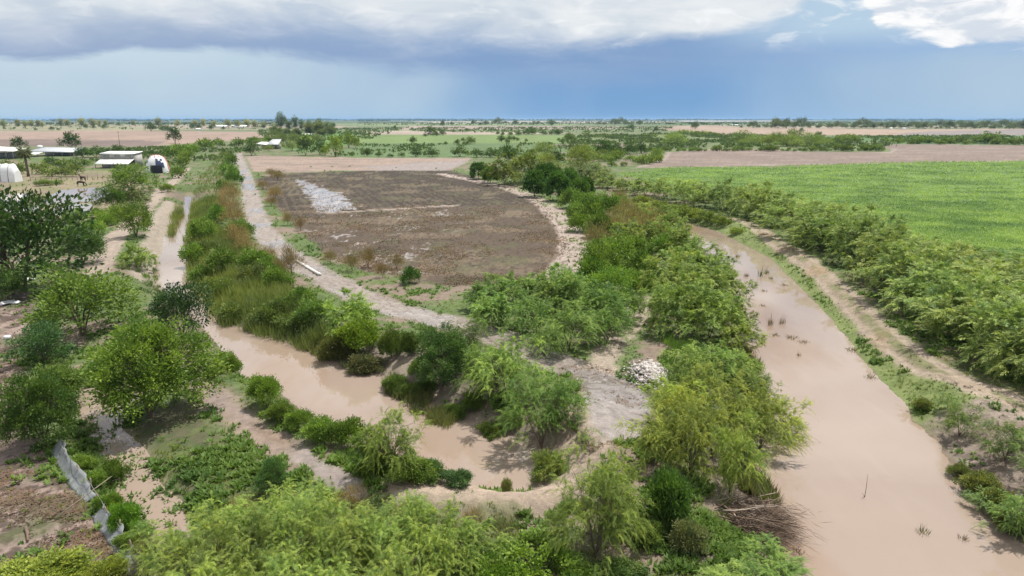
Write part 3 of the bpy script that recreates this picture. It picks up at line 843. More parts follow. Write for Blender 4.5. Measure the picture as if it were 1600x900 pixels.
PROTO = {}
def proto(kind, lod, variants, **kw):
    lst = []
    for v in range(variants):
        g, f, H, Rr = grow(sum(map(ord, kind + lod)) * 31 + v * 101, **kw)
        V = np.vstack(f.V)
        lst.append((g.mesh(kind + "_limbs", [M_BARK], smooth=True), f.mesh(kind + "_leaves", [M_LEAF]), float(np.percentile(V[:, 2], 99)), float(np.percentile(np.hypot(V[:, 0], V[:, 1]), 97))))
    PROTO[kind, lod] = lst

# feathery, wispy thorn trees and shrubs
proto("feathery", "near", 5, H=5, Rr=2.5, bare=.03, stems=6, clumps=66, clump_r=.78, fronds=12, leaves=64, leaf=(.22, .0165), spread=.8, droop=.62, up=.34, trunk_r=.06, twigs=3, hollow=.40, lobes=.36)
proto("feathery", "mid", 5, H=5, Rr=2.6, bare=.0, stems=4, clumps=64, clump_r=.74, fronds=10, leaves=24, leaf=(.38, .052), spread=.8, droop=.50, up=.26, trunk_r=.06, twigs=0, limb_k=4, hollow=.40, lobes=.34)
proto("feathery", "far", 3, H=5, Rr=2.8, bare=.03, stems=3, clumps=44, clump_r=1.0, leaves=36, leaf=(.62, .12), spread=.5, droop=.2, up=.2, trunk_r=.09, twigs=0, limb_k=3)
# broad-leaved trees
proto("broadleaf", "near", 3, H=6, Rr=3.4, bare=.06, stems=5, clumps=210, clump_r=.62, leaves=105, leaf=(.24, .11), spread=.75, droop=.22, up=.12, flat=.6, trunk_r=.13, twigs=1, hollow=.5, lobes=.26)
proto("broadleaf", "mid", 3, H=6, Rr=3.2, bare=.03, stems=4, clumps=95, clump_r=.80, leaves=52, leaf=(.34, .17), spread=.7, droop=.15, up=.1, flat=.65, trunk_r=.14, twigs=0, limb_k=4, lobes=.26)
proto("broadleaf", "far", 3, H=6, Rr=3.2, bare=.02, stems=3, clumps=40, clump_r=1.05, leaves=26, leaf=(.62, .34), spread=.6, droop=.1, up=.1, flat=.7, trunk_r=.16, twigs=0, limb_k=3)
# leafy bushes, low and dense to the ground
proto("leafy", "near", 2, H=2.2, Rr=1.6, bare=.03, stems=5, clumps=80, clump_r=.42, leaves=120, leaf=(.17, .10), spread=.7, droop=.1, up=.15, flat=.7, trunk_r=.035, twigs=1, limb_k=4, hollow=.5)
proto("leafy", "mid", 3, H=2.4, Rr=1.7, bare=.02, stems=3, clumps=50, clump_r=.52, leaves=52, leaf=(.26, .15), spread=.7, droop=.1, up=.15, flat=.75, trunk_r=.04, twigs=0, limb_k=3, hollow=.5)
proto("leafy", "far", 2, H=2.4, Rr=1.7, bare=.02, stems=3, clumps=24, clump_r=.7, leaves=26, leaf=(.5, .26), spread=.6, droop=.1, up=.1, trunk_r=.05, twigs=0, limb_k=3)
# vine-smothered mounds
proto("vine", "near", 2, H=2.0, Rr=2.2, bare=.02, stems=4, clumps=130, clump_r=.40, leaves=80, leaf=(.17, .14), spread=.9, droop=.05, up=.2, flat=.55, trunk_r=.03, twigs=0, limb_k=3, hollow=.8, lobes=.2)
proto("vine", "mid", 2, H=3.2, Rr=2.0, bare=.02, stems=3, clumps=100, clump_r=.48, leaves=42, leaf=(.30, .22), spread=.9, droop=.15, up=.1, flat=.6, trunk_r=.05, twigs=0, limb_k=3, hollow=.82, lobes=.22)
# half-bare grey shrubs
proto("bare", "near", 2, H=2.6, Rr=1.5, bare=.05, stems=9, clumps=110, clump_r=.5, leaves=22, leaf=(.34, .018), spread=.6, droop=-.2, up=.5, trunk_r=.03, twigs=4, limb_k=3, hollow=.3)
proto("bare", "mid", 2, H=2.8, Rr=1.7, bare=.05, stems=7, clumps=75, clump_r=.6, leaves=26, leaf=(.42, .035), spread=.6, droop=-.2, up=.5, trunk_r=.035, twigs=3, limb_k=3, hollow=.3)
# tall, narrow
proto("tall", "far", 2, H=9, Rr=2.4, bare=.14, stems=3, clumps=60, clump_r=1.15, leaves=26, leaf=(.75, .34), spread=.5, droop=.1, up=.15, shape="column", trunk_r=.17, twigs=0, limb_k=3, hollow=.3)

NAMES = {"feathery": ("feathery_tree", "tree", "trunk", "crown"), "broadleaf": ("broadleaf_tree", "tree", "trunk", "crown"), "leafy": ("leafy_bush", "bush", "stem", "foliage"),
         "vine": ("vine_thicket", "bush", "stem", "foliage"), "bare": ("bare_shrub", "shrub", "stem", "foliage"), "tall": ("tall_tree", "tree", "trunk", "crown")}
FEATHERY, GREYGREEN, YELLOW = (0.138, 0.21, 0.08), (0.11, 0.155, 0.07), (0.19, 0.235, 0.05)
DARK, MID, BRIGHT, OLIVE = (0.038, 0.085, 0.022), (0.062, 0.125, 0.03), (0.115, 0.21, 0.03), (0.10, 0.14, 0.03)
GREY = (0.17, 0.15, 0.10)
PALE = (0.17, 0.21, 0.09)

def plant(kind, px, py, wpx, hpx, color, label, group=None, name=None, cat=None):
    """PX, PY: foot of the plant as surveyed; WPX, HPX: its width and height at that distance"""
    x, y, z = spot(px, py)
    s = mpp(x, y)
    dist = math.hypot(x, y)
    lod = "near" if dist < 62 else "mid" if dist < 260 else "far"
    lods = [l for l in (lod, "mid", "near", "far") if (kind, l) in PROTO]
    limbs, leaves, H, Rr = random.choice(PROTO[kind, lods[0]])
    nm, ct, a, b = NAMES[kind]
    dep = math.atan2(CAM_H, dist)
    w = wpx * s * (1.12 if kind == 'feathery' else 1.0)
    h = max((hpx * s - 0.30 * w * math.sin(dep)) / math.cos(dep), 0.25 * w)
    o = link(name or nm, None, loc=(x, y, z - 0.03), label=label, category=cat or ct, group=group)
    o.rotation_euler[2] = random.uniform(0, 6.28)
    o.scale = (w / 2 / Rr, w / 2 / Rr, h / H)
    k = random.uniform(.78, 1.2)
    h *= random.uniform(.9, 1.12)
    color = tuple(v * g for v, g in zip(color, (1.62, 1.45, 1.26) if kind == 'feathery' else (1.48, 1.28, 1.08)))
    c = (color[0] * k * random.uniform(.93, 1.07), color[1] * k, color[2] * k * random.uniform(.9, 1.1), 1)
    link(a, limbs, o)
    link(b, leaves, o).color = c
    return o

ORD = ("first second third fourth fifth sixth seventh eighth ninth tenth eleventh twelfth thirteenth fourteenth fifteenth sixteenth seventeenth eighteenth nineteenth twentieth").split()
TENS = {2: "twenty", 3: "thirty", 4: "forty", 5: "fifty", 6: "sixty"}
def ordinal(i):
    if i < 20:
        return ORD[i]
    t, u = divmod(i + 1, 10)
    return (TENS[t][:-1] + "ieth") if u == 0 else TENS[t] + "-" + ORD[u - 1]

def row(kind, color, what, where, items, group=None, key=None, **kw):
    """plants of one look standing together: ordered along the row so that each label counts from a named end"""
    for i, it in enumerate(sorted(items, key=key) if key else items):
        plant(kind, *it[:4], it[4] if len(it) > 4 else color, f"{ordinal(i)} {what} {where}", group or where, **kw)
NEAR = lambda it: -it[1]
LEFT = lambda it: it[0]

# hedge between the rutted track and the green crop: points on its front edge, with crown width and height
EDGE = [(930, 296, 40, 22), (958, 301, 44, 24), (986, 308, 48, 27), (1014, 314, 52, 30), (1044, 320, 56, 33), (1074, 327, 60, 36), (1104, 333, 64, 40), (1134, 340, 68, 44), (1164, 349, 72, 47), (1190, 360, 78, 50), (1212, 378, 86, 56),
        (1238, 392, 92, 62), (1268, 404, 98, 68), (1300, 420, 104, 74), (1325, 448, 112, 80), (1360, 474, 120, 86), (1395, 500, 126, 92), (1428, 526, 132, 98), (1464, 556, 140, 104), (1510, 580, 146, 110), (1562, 606, 152, 116), (1620, 640, 160, 122)]
row("feathery", FEATHERY, "feathery green tree", "from the near end of the hedge edging the rutted track",
    [(x + .46 * w, y - .05 * w, w * random.uniform(1.0, 1.25), h * random.uniform(1.0, 1.35)) for x, y, w, h in EDGE], "hedge trees along the rutted track", NEAR)
BACK = [(1090, 312, 56, 26), (1130, 318, 60, 30), (1172, 326, 64, 34), (1216, 338, 70, 38), (1256, 352, 76, 42), (1290, 366, 82, 48), (1330, 384, 92, 54), (1368, 398, 98, 58), (1404, 420, 104, 62), (1440, 446, 112, 68), (1478, 468, 120, 74), (1516, 490, 128, 80), (1556, 512, 136, 86), (1600, 540, 144, 92), (1655, 575, 150, 100),
        (1536, 448, 120, 56), (1580, 470, 126, 60), (1610, 448, 130, 56), (1480, 428, 96, 44)]
row("feathery", (0.15, 0.215, 0.08), "feathery tree", "from the near end of the hedge side facing the crop", [(x, y, w * 1.1, h * random.uniform(1.0, 1.25)) for x, y, w, h in BACK], "hedge trees beside the crop", NEAR)
for px, py, w, h, t in ((1446, 416, 54, 44, "dark glossy tree at the crop side of the hedge, the paler flowered one"), (1496, 420, 60, 42, "dark glossy tree nearest the crop, beside the flowered one in the hedge")):
    plant("broadleaf", px, py, w, h, (0.06, 0.105, 0.028), t, "dark trees in the hedge")
row("feathery", GREYGREEN, "small grey-green tree", "from the field end of the far hedge along the canal", [
    (868, 272, 38, 20), (892, 277, 42, 22), (916, 283, 44, 24), (940, 288, 44, 24), (905, 268, 40, 18), (935, 274, 42, 18)], "far end of the canal hedge", LEFT)
row("leafy", (0.12, 0.18, 0.05), "low bush", "from the water end of the scrub where the second canal vanishes", [
    (1128, 352, 34, 16), (1108, 348, 40, 20), (1088, 344, 40, 20), (1066, 341, 40, 22), (1046, 336, 36, 18), (1028, 330, 34, 18), (1150, 366, 26, 12), (1004, 322, 34, 18)], "scrub at the end of the second canal")

# belt between the dark field and the second canal
row("feathery", OLIVE, "olive willow-like tree", "from the dark field in the far tree belt", [(788, 290, 62, 50), (820, 286, 64, 54), (905, 268, 58, 42), (856, 262, 30, 22)], "olive trees in the belt", LEFT)
row("vine", (0.05, 0.115, 0.03), "tree smothered in dark vines", "counted from the far end of the dark field", [(748, 280, 34, 26), (766, 286, 30, 26), (835, 308, 44, 42), (852, 300, 44, 44), (872, 314, 44, 46), (888, 300, 38, 36), (903, 312, 34, 34), (915, 306, 34, 30), (866, 292, 40, 30)], "vine-covered trees", LEFT)
row("broadleaf", DARK, "dark broad tree", "from the west in the gap behind the belt", [(794, 256, 34, 34), (872, 258, 26, 24), (944, 246, 34, 28), (962, 243, 26, 18), (984, 241, 30, 20), (1002, 240, 24, 18)], "dark trees behind the belt", LEFT)
row("leafy", (0.085, 0.165, 0.035), "bright leafy bush", "from the far end of the belt beside the dark field", [
    (893, 325, 42, 32), (912, 333, 46, 34), (930, 328, 40, 28), (925, 350, 50, 40), (948, 340, 46, 36), (905, 344, 40, 28), (962, 330, 40, 26), (936, 372, 56, 44), (906, 362, 44, 30), (962, 412, 62, 44), (988, 404, 56, 40), (1000, 432, 64, 44), (940, 430, 70, 50), (930, 408, 50, 36), (1035, 402, 56, 38), (1062, 392, 46, 36), (922, 452, 70, 54), (1000, 452, 56, 34)],
    "leafy bushes in the belt", lambda it: it[1])
row("bare", (0.16, 0.155, 0.085), "straggly grey-brown shrub", "from the far end of the tree belt", [(968, 322, 36, 30), (960, 372, 56, 50), (985, 362, 50, 48), (932, 388, 54, 44), (1012, 378, 60, 52), (978, 346, 44, 38), (1040, 364, 40, 34), (1010, 342, 40, 28)], "grey shrubs in the belt", lambda it: it[1])
row("feathery", (0.13, 0.20, 0.06), "feathery tree", "from the far end of the belt beside the second canal", [(1000, 350, 48, 36), (1026, 358, 54, 42), (1050, 368, 52, 44), (1000, 392, 66, 52), (1034, 390, 70, 56), (1066, 402, 64, 54), (975, 388, 50, 44)], "feathery trees of the far belt", lambda it: it[1])
row("feathery", (0.118, 0.178, 0.058), "tall feathery tree", "from the far end of the clump beside the second canal", [(1080, 440, 96, 72), (1112, 446, 80, 60), (1052, 470, 90, 80), (1092, 488, 110, 92), (1128, 482, 80, 76), (1060, 520, 104, 96), (1108, 528, 110, 96), (1146, 520, 64, 56), (1150, 552, 80, 60), (1026, 502, 60, 60)], "big clump by the second canal", lambda it: it[1])

# middle clump around the footpath
row("feathery", (0.105, 0.185, 0.055), "feathery tree", "from the dark field in the clump west of the footpath", [(756, 486, 70, 52), (790, 478, 84, 58), (772, 512, 84, 66), (826, 486, 88, 66), (862, 494, 88, 74), (836, 530, 96, 78), (880, 478, 90, 72), (905, 500, 90, 78), (890, 545, 110, 84), (938, 512, 96, 80), (946, 540, 90, 70), (972, 500, 70, 54), (850, 556, 70, 48)], "clump west of the footpath", LEFT)
row("broadleaf", (0.09, 0.18, 0.03), "bright green tree", "from the near end of the footpath clump", [(952, 474, 74, 62), (984, 458, 50, 40)], "bright trees of the clump", NEAR)
plant("broadleaf", 692, 603, 106, 96, (0.055, 0.115, 0.035), "dense dark willow-leaved tree standing on the bare cut bank", name="willow_tree")
plant("feathery", 725, 560, 90, 66, GREYGREEN, "pale grey-green feathery tree behind the dense tree on the bank")
plant("feathery", 792, 628, 130, 118, (0.125, 0.205, 0.055), "feathery tree with forked pale limbs between bank and mud flat")
plant("feathery", 752, 612, 84, 78, (0.115, 0.20, 0.05), "smaller feathery tree between the dense tree and the forked one")
plant("feathery", 846, 700, 138, 128, (0.105, 0.19, 0.05), "feathery tree overhanging the end of the flooded canal")
plant("feathery", 884, 655, 70, 76, (0.10, 0.18, 0.055), "slim feathery tree at the mud flat's edge")
plant("leafy", 858, 740, 70, 46, (0.09, 0.14, 0.045), "low dark bush at the foot of the overhanging tree")
row("leafy", (0.07, 0.125, 0.035), "small bush", "from the reed bed along the cut bank", [(612, 560, 44, 48), (640, 556, 40, 40), (655, 585, 40, 26), (618, 612, 46, 30), (642, 620, 36, 24), (712, 652, 44, 24), (768, 682, 50, 28), (800, 668, 40, 26), (738, 640, 40, 30), (790, 640, 60, 34), (668, 612, 34, 22)], "bushes on the cut bank", LEFT)
plant("feathery", 548, 522, 92, 78, (0.115, 0.205, 0.05), "round feathery tree at the end of the reed bed")
plant("leafy", 560, 546, 80, 52, (0.12, 0.21, 0.03), "bright leafy bush under the round feathery tree")
plant("leafy", 530, 560, 64, 44, (0.085, 0.115, 0.045), "brownish bush dipping into the canal by the reed bed")
plant("leafy", 570, 582, 70, 34, (0.08, 0.10, 0.05), "low drab bush at the water under the bright leafy one")
plant("leafy", 640, 443, 38, 28, (0.05, 0.12, 0.035), "round dark bush alone at the dark field's near edge")

# scrub between the first canal and the pale track
row("leafy", (0.085, 0.165, 0.04), "green bush", "from the far end of the strip beside the reed bed", [(362, 260, 26, 22), (358, 274, 28, 22), (366, 288, 30, 24), (352, 300, 28, 20), (378, 372, 44, 30), (340, 350, 36, 30), (320, 376, 50, 36), (306, 412, 48, 34), (400, 425, 54, 40), (432, 452, 50, 40), (424, 430, 46, 32), (470, 480, 50, 34), (492, 502, 60, 40), (350, 425, 60, 40), (316, 442, 50, 30)], "bushes of the reed strip", lambda it: it[1])
row("bare", GREY, "half-bare grey shrub", "from the far end beside the pale track", [(364, 318, 36, 36), (358, 338, 40, 36), (368, 356, 44, 44), (374, 386, 46, 40), (384, 398, 44, 34), (456, 432, 44, 52), (440, 436, 36, 36), (420, 410, 40, 30), (352, 312, 28, 22)], "grey shrubs beside the pale track", lambda it: it[1])
row("bare", (0.15, 0.135, 0.08), "thin leafless shrub", "along the dark field's near edge, counted from the track", [(430, 312, 30, 24), (424, 322, 26, 16), (450, 352, 22, 24), (470, 360, 20, 22), (516, 412, 30, 24), (550, 424, 34, 36), (575, 418, 30, 34), (598, 434, 30, 26), (620, 420, 28, 26), (410, 296, 22, 16), (434, 282, 28, 18), (424, 276, 22, 14)], "thin shrubs on the field margin", LEFT)

row("leafy", (0.08, 0.13, 0.042), "dark green bush", "from the far end among the reeds by the canal", [(326, 398, 40, 24), (384, 418, 40, 22), (446, 486, 48, 28), (346, 462, 52, 32), (468, 516, 56, 34), (420, 506, 64, 36), (366, 500, 54, 30), (396, 440, 50, 30)], "dark bushes among the reeds", lambda it: it[1])

# left bank of the first canal
row("leafy", (0.085, 0.16, 0.035), "leafy bush", "from the far end of the grassy bank below the first canal", [(416, 632, 58, 48), (438, 656, 54, 34), (466, 672, 46, 34), (500, 690, 60, 40), (544, 702, 62, 50), (356, 583, 54, 38), (330, 590, 30, 20), (640, 752, 80, 44), (600, 742, 70, 44)], "bushes on the canal's grassy bank", LEFT)
plant("leafy", 714, 762, 54, 28, (0.05, 0.11, 0.055), "blue-green low bush where the dike meets the canal")
plant("leafy", 668, 748, 60, 32, (0.06, 0.12, 0.04), "dark low bush along the dike beside the blue-green one")
plant("leafy", 791, 768, 20, 28, (0.11, 0.15, 0.07), "single pale sprig standing on the sandy dike", name="weed_plant", cat="plant")
plant("feathery", 612, 745, 130, 118, (0.125, 0.20, 0.055), "sparse young tree with dark forked limbs beside the canal")
plant("feathery", 572, 742, 50, 72, (0.075, 0.15, 0.035), "slender darker tree beside the sparse forked one")
plant("broadleaf", 130, 524, 160, 116, (0.085, 0.15, 0.035), "large round light-tipped tree between yard and canal bank")
plant("broadleaf", 236, 652, 190, 166, (0.088, 0.155, 0.030), "biggest bright green spreading tree beside the flooded track")
plant("broadleaf", 286, 525, 96, 88, (0.036, 0.085, 0.034), "dark spiky-topped tree leaning over the first canal")
plant("broadleaf", 70, 565, 92, 66, (0.042, 0.105, 0.045), "pair-crowned dark bush at the yard's edge")
plant("leafy", 96, 625, 92, 62, (0.085, 0.15, 0.045), "mid-green bush between the dark bush and the flowering tree")
plant("broadleaf", 70, 698, 112, 124, (0.058, 0.125, 0.035), "dark tree with pale yellow flower tips at the fence end")
plant("broadleaf", 38, 455, 205, 160, (0.036, 0.085, 0.026), "huge dark tree at the flooded yard's far side")
plant("broadleaf", -10, 425, 150, 140, (0.034, 0.08, 0.026), "dark tree cut off behind the huge dark one")
plant("broadleaf", 130, 412, 90, 60, (0.04, 0.09, 0.028), "smaller dark tree at the huge tree's side toward the track")
plant("broadleaf", 10, 470, 80, 56, (0.05, 0.10, 0.035), "shaded bush under the huge dark tree")
plant("broadleaf", 208, 302, 78, 46, (0.075, 0.14, 0.03), "wide tree growing in front of the white shed")
plant("broadleaf", 178, 330, 56, 42, (0.055, 0.125, 0.028), "dark green tree between the pond and the grey-green tree")
plant("feathery", 212, 325, 66, 46, (0.10, 0.14, 0.075), "grey-green feathery tree beside the first canal's pale track")
plant("broadleaf", 213, 370, 62, 56, (0.075, 0.135, 0.028), "olive tree leaning over the pale track")
plant("feathery", 214, 418, 60, 42, (0.115, 0.175, 0.05), "small feathery tree at the canal edge by the pale track")
row("leafy", (0.105, 0.195, 0.045), "low bright bush", "from the pond between the huge tree and the track", [(120, 348, 40, 22), (144, 368, 44, 26), (168, 352, 36, 22), (152, 340, 30, 16), (182, 346, 40, 24), (110, 380, 40, 26), (140, 392, 44, 24)], "low bushes by the pond", lambda it: it[1])
row("leafy", (0.095, 0.17, 0.04), "bush", "from the far end of the track beside the first canal", [(280, 278, 28, 20), (286, 262, 26, 20), (274, 248, 34, 22), (294, 250, 26, 18), (300, 240, 26, 16), (320, 232, 30, 16), (340, 230, 24, 14), (250, 262, 30, 14), (262, 300, 22, 14)], "bushes by the pale track", lambda it: -it[1])
row("broadleaf", DARK, "dark tree", "from the west around the white shed", [(30, 234, 26, 20), (112, 235, 34, 28), (130, 246, 30, 16), (150, 246, 36, 18), (164, 244, 24, 14), (184, 242, 26, 16), (200, 244, 24, 14), (216, 243, 26, 12), (236, 244, 24, 10), (256, 244, 24, 10), (274, 224, 26, 24), (80, 262, 30, 18)], "dark trees near the sheds", LEFT)
row("leafy", (0.105, 0.17, 0.06), "pale green bush", "from the west in the paddock by the corral", [(14, 268, 30, 18), (30, 272, 30, 20), (66, 272, 28, 20), (82, 276, 30, 16), (102, 276, 30, 18), (118, 272, 30, 18), (98, 262, 30, 14), (124, 260, 36, 14), (70, 290, 28, 10), (88, 288, 26, 8)], "paddock bushes", LEFT)

# near scrub below the camera
row("feathery", (0.14, 0.215, 0.06), "wispy light green tree", "from the fence end of the thicket nearest the viewer", [
    (262, 905, 130, 96), (322, 938, 170, 150), (368, 866, 120, 100), (396, 960, 170, 150), (440, 880, 140, 120), (470, 930, 170, 150), (500, 850, 110, 90), (540, 920, 160, 140), (560, 868, 120, 96), (610, 900, 150, 130), (650, 860, 110, 90), (672, 930, 160, 140), (722, 900, 130, 120), (455, 822, 100, 80), (620, 990, 180, 150), (500, 1000, 180, 150), (340, 1000, 180, 150)], "near thicket", LEFT)
plant("broadleaf", 392, 902, 96, 96, (0.07, 0.13, 0.025), "dark small tree with bare pale limbs within the near thicket")
plant("broadleaf", 428, 772, 56, 60, (0.05, 0.115, 0.045), "dark large-leaved bush at the near thicket's far edge")
row("bare", (0.19, 0.17, 0.10), "dry pale shrub", "from the fence end poking through the near thicket", [(380, 830, 60, 60), (520, 880, 70, 80), (548, 800, 60, 50), (640, 835, 60, 60), (470, 870, 60, 70)], "dry shrubs in the near thicket", LEFT)
plant("bare", 700, 862, 70, 60, (0.16, 0.17, 0.09), "greyish half-bare shrub between near thicket and dike")
plant("bare", 790, 862, 60, 66, (0.15, 0.17, 0.085), "thin upright shrub in the hollow below the dike")
plant("bare", 738, 826, 50, 40, (0.15, 0.15, 0.085), "small bare shrub just below the sandy dike")
plant("vine", 838, 905, 190, 66, (0.12, 0.235, 0.04), "bright green creeper mound below the dike hollow")
plant("vine", 770, 925, 110, 60, (0.11, 0.215, 0.045), "smaller creeper mound at the near thicket's end")
plant("feathery", 930, 872, 164, 176, (0.12, 0.19, 0.05), "big feathery tree with many upright limbs below the dike")
plant("feathery", 966, 845, 110, 120, (0.125, 0.20, 0.05), "feathery tree tucked behind the many-limbed tree")
plant("leafy", 1040, 818, 90, 86, (0.062, 0.13, 0.03), "dark vine-hung bush on the slope below the yellow trees")
plant("leafy", 1072, 860, 70, 52, (0.10, 0.14, 0.075), "grey-green bush on the bare slope")
plant("leafy", 1010, 850, 60, 40, (0.08, 0.15, 0.04), "leafy bush between the slope and the many-limbed tree")
plant("leafy", 960, 908, 90, 40, (0.06, 0.12, 0.035), "dark undergrowth bush at the slope's foot")
plant("feathery", 1195, 915, 150, 76, (0.115, 0.205, 0.06), "low feathery bush below the heap of cut branches")
plant("feathery", 1130, 925, 90, 50, (0.12, 0.20, 0.06), "lowest small feathery bush by the bare gully")
row("feathery", (0.145, 0.205, 0.05), "yellow-green feathery tree", "from the mud flat in the big clump by the water", [(1020, 728, 100, 96), (1052, 666, 100, 84), (1078, 742, 116, 130), (1060, 700, 110, 110), (1100, 640, 110, 86), (1112, 716, 120, 120), (1148, 680, 120, 104), (1140, 770, 110, 130), (1186, 704, 120, 104), (1208, 678, 110, 80)], "yellow-green clump by the second canal", LEFT)
row("feathery", (0.12, 0.195, 0.06), "feathery tree", "from the far end of the group beside the rubble heap", [(1078, 590, 80, 60), (1120, 590, 90, 64), (1160, 600, 80, 60), (1066, 622, 70, 60), (1180, 626, 70, 56)], "trees beside the rubble", lambda it: it[1])
plant("leafy", 60, 925, 170, 66, (0.12, 0.17, 0.032), "yellow-green large-leaved bush below the muddy yard")
plant("leafy", 170, 905, 80, 40, (0.12, 0.17, 0.035), "olive leafy bush between the yard bush and fence end")
row("feathery", (0.11, 0.18, 0.07), "grey-green feathery bush", "from the near end of the second canal's litter bank", [(1570, 720, 90, 74), (1498, 682, 60, 60), (1590, 840, 100, 84), (1640, 760, 100, 90), (1540, 795, 60, 40), (1480, 640, 44, 30)], "bushes on the litter bank", NEAR)
row("leafy", (0.085, 0.12, 0.04), "low weed clump", "from the far end of the second canal's shore", [(1500, 742, 40, 20), (1530, 772, 60, 40), (1560, 800, 56, 40), (1440, 640, 30, 20), (1520, 760, 40, 24), (1575, 830, 60, 40)], "weeds at the second canal's shore", lambda it: it[1])

# ------------------------------------------------------------------ the plain beyond
def scatter_row(kind, color, what, where, a, b, n, w, h, group, jit=(4, .5), even=False):
    xs = rng.uniform(a[0], b[0], n * 4); xs = np.sort(xs[np.argsort(-vnoise(xs / 34, 0 * xs, n) + rng.uniform(0, .6, 4 * n))][:n]) if not even else np.linspace(a[0], b[0], n) + rng.uniform(-4, 4, n)
    its = []
    for xx in xs:
        t = (xx - a[0]) / (b[0] - a[0])
        k = float(np.clip(rng.lognormal(-.05, .38), .45, 2.0))
        its.append((xx, a[1] + (b[1] - a[1]) * t + rng.uniform(-1, 1) * jit[1], w * k * rng.uniform(.85, 1.2), h * k))
    row(kind, color, what, where, its, group)

row("broadleaf", (0.045, 0.09, 0.028), "dark tree", "from the west along the green pasture's near edge", [(393, 243, 30, 22), (478, 243, 34, 28), (500, 242, 26, 20), (574, 244, 18, 12), (592, 245, 14, 9), (650, 245, 24, 14), (676, 245, 26, 14), (718, 245, 32, 18), (745, 246, 26, 14), (628, 246, 14, 8), (610, 246, 14, 6), (766, 246, 26, 14)], "trees at the pasture edge", LEFT)
row("broadleaf", (0.11, 0.18, 0.035), "bright tree", "from the farm shed towards the pasture", [(524, 245, 32, 34), (545, 231, 28, 26), (556, 232, 18, 18), (478, 226, 26, 16), (508, 243, 18, 16)], "bright farm trees", LEFT)
row("feathery", (0.085, 0.125, 0.045), "grey-green tree", "from the farm shed eastward", [(456, 236, 30, 16), (442, 228, 30, 20), (430, 222, 24, 20), (460, 224, 26, 16), (498, 222, 20, 12), (420, 236, 20, 10), (405, 228, 26, 10)], "grey farm trees", LEFT)
row("tall", (0.06, 0.105, 0.045), "tall dark tree", "from the west in the farm windbreak", [(440, 200, 20, 24), (452, 202, 14, 14), (461, 200, 12, 18), (472, 202, 12, 15), (482, 202, 12, 14), (494, 204, 14, 14), (500, 206, 16, 20), (512, 204, 14, 14), (520, 203, 12, 12)], "farm windbreak", LEFT)
scatter_row("tall", (0.075, 0.11, 0.045), "tree", "from the west in the thicket around the farm roofs", (405, 212), (520, 210), 16, 14, 12, "farm thicket", (4, 3))
row("tall", PALE, "pale tall tree", "from the west along the first pink field's far side", [(6, 199, 9, 13), (28, 198, 9, 12), (40, 198, 9, 10), (49, 198, 10, 11), (60, 198, 9, 11), (66, 198, 6, 8), (96, 197, 9, 12), (106, 197, 10, 11), (128, 197, 13, 13), (146, 197, 13, 12), (156, 198, 7, 11), (165, 197, 8, 10), (209, 196, 8, 8), (248, 197, 12, 13), (278, 197, 10, 10), (305, 198, 10, 10), (318, 197, 8, 12), (335, 199, 9, 10), (357, 198, 12, 12), (372, 199, 10, 12), (386, 198, 12, 12), (398, 199, 10, 11), (412, 200, 10, 10)], "pale tall trees", LEFT)
row("broadleaf", (0.05, 0.095, 0.035), "dark round tree", "from the west beside the pink field", [(56, 204, 6, 4), (81, 204, 9, 6), (91, 204, 7, 4), (135, 201, 8, 8), (147, 202, 7, 7), (163, 202, 10, 7), (236, 205, 20, 14), (262, 207, 18, 12), (254, 205, 14, 10), (300, 202, 10, 10), (311, 202, 10, 9), (330, 203, 10, 8), (349, 203, 7, 5), (185, 197, 7, 6)], "dark trees by the pink field", LEFT)
row("broadleaf", (0.055, 0.10, 0.035), "lone tree", "from the west on the pale far fields", [(740, 196, 10, 9), (751, 196, 7, 5), (692, 197, 9, 9), (862, 197, 9, 8), (986, 203, 12, 9), (974, 202, 3, 3), (1025, 206, 10, 9), (1086, 202, 16, 12), (1252, 207, 9, 7), (1278, 219, 20, 13), (1212, 200, 12, 13), (1229, 201, 9, 10), (706, 196, 7, 6), (617, 202, 6, 6)], "lone field trees", LEFT)
row("tall", (0.085, 0.12, 0.06), "taller pale tree", "from the west above the far village belt", [(1210, 199, 12, 15), (1257, 196, 7, 13)], "tall trees of the village belt", LEFT)
scatter_row("broadleaf", (0.065, 0.10, 0.042), "tree", "from the west in the village belt's front row", (1160, 199.5), (1600, 201.5), 58, 13, 7.5, "village belt, front", (4, .8), True)
scatter_row("broadleaf", (0.075, 0.11, 0.05), "tree", "from the west in the village belt's back row", (1240, 197), (1600, 197.5), 40, 12, 6.5, "village belt, back", (4, .6), True)
scatter_row("broadleaf", (0.06, 0.11, 0.035), "small tree", "from the west along the bright far pasture", (630, 213), (880, 210), 26, 10, 7, "pasture trees, far", (4, 1.2))
scatter_row("broadleaf", (0.06, 0.11, 0.035), "small tree", "from the west across the bright far pasture's near side", (555, 226), (900, 221), 22, 10, 7, "pasture trees, near", (4, 3))
scatter_row("leafy", (0.10, 0.16, 0.045), "small shrub", "from the west in the rough beyond the belt", (900, 213), (1130, 212), 26, 13, 5, "rough shrubs, far", (4, 2.5))
scatter_row("feathery", (0.10, 0.155, 0.05), "scrub tree", "from the west in the rough before the brown field", (1030, 228), (1330, 226), 30, 22, 12, "rough shrubs, middle", (4, 5))
scatter_row("leafy", (0.085, 0.145, 0.045), "hedge bush", "from the west in the curved hedge round the brown field", (975, 236), (1375, 236), 60, 11, 6, "curved hedge", (4, .6), True)
scatter_row("leafy", (0.095, 0.165, 0.045), "leafy shrub", "from the west between belt and brown field", (930, 255), (1030, 248), 26, 20, 11, "shrubs before the brown field", (4, 8))
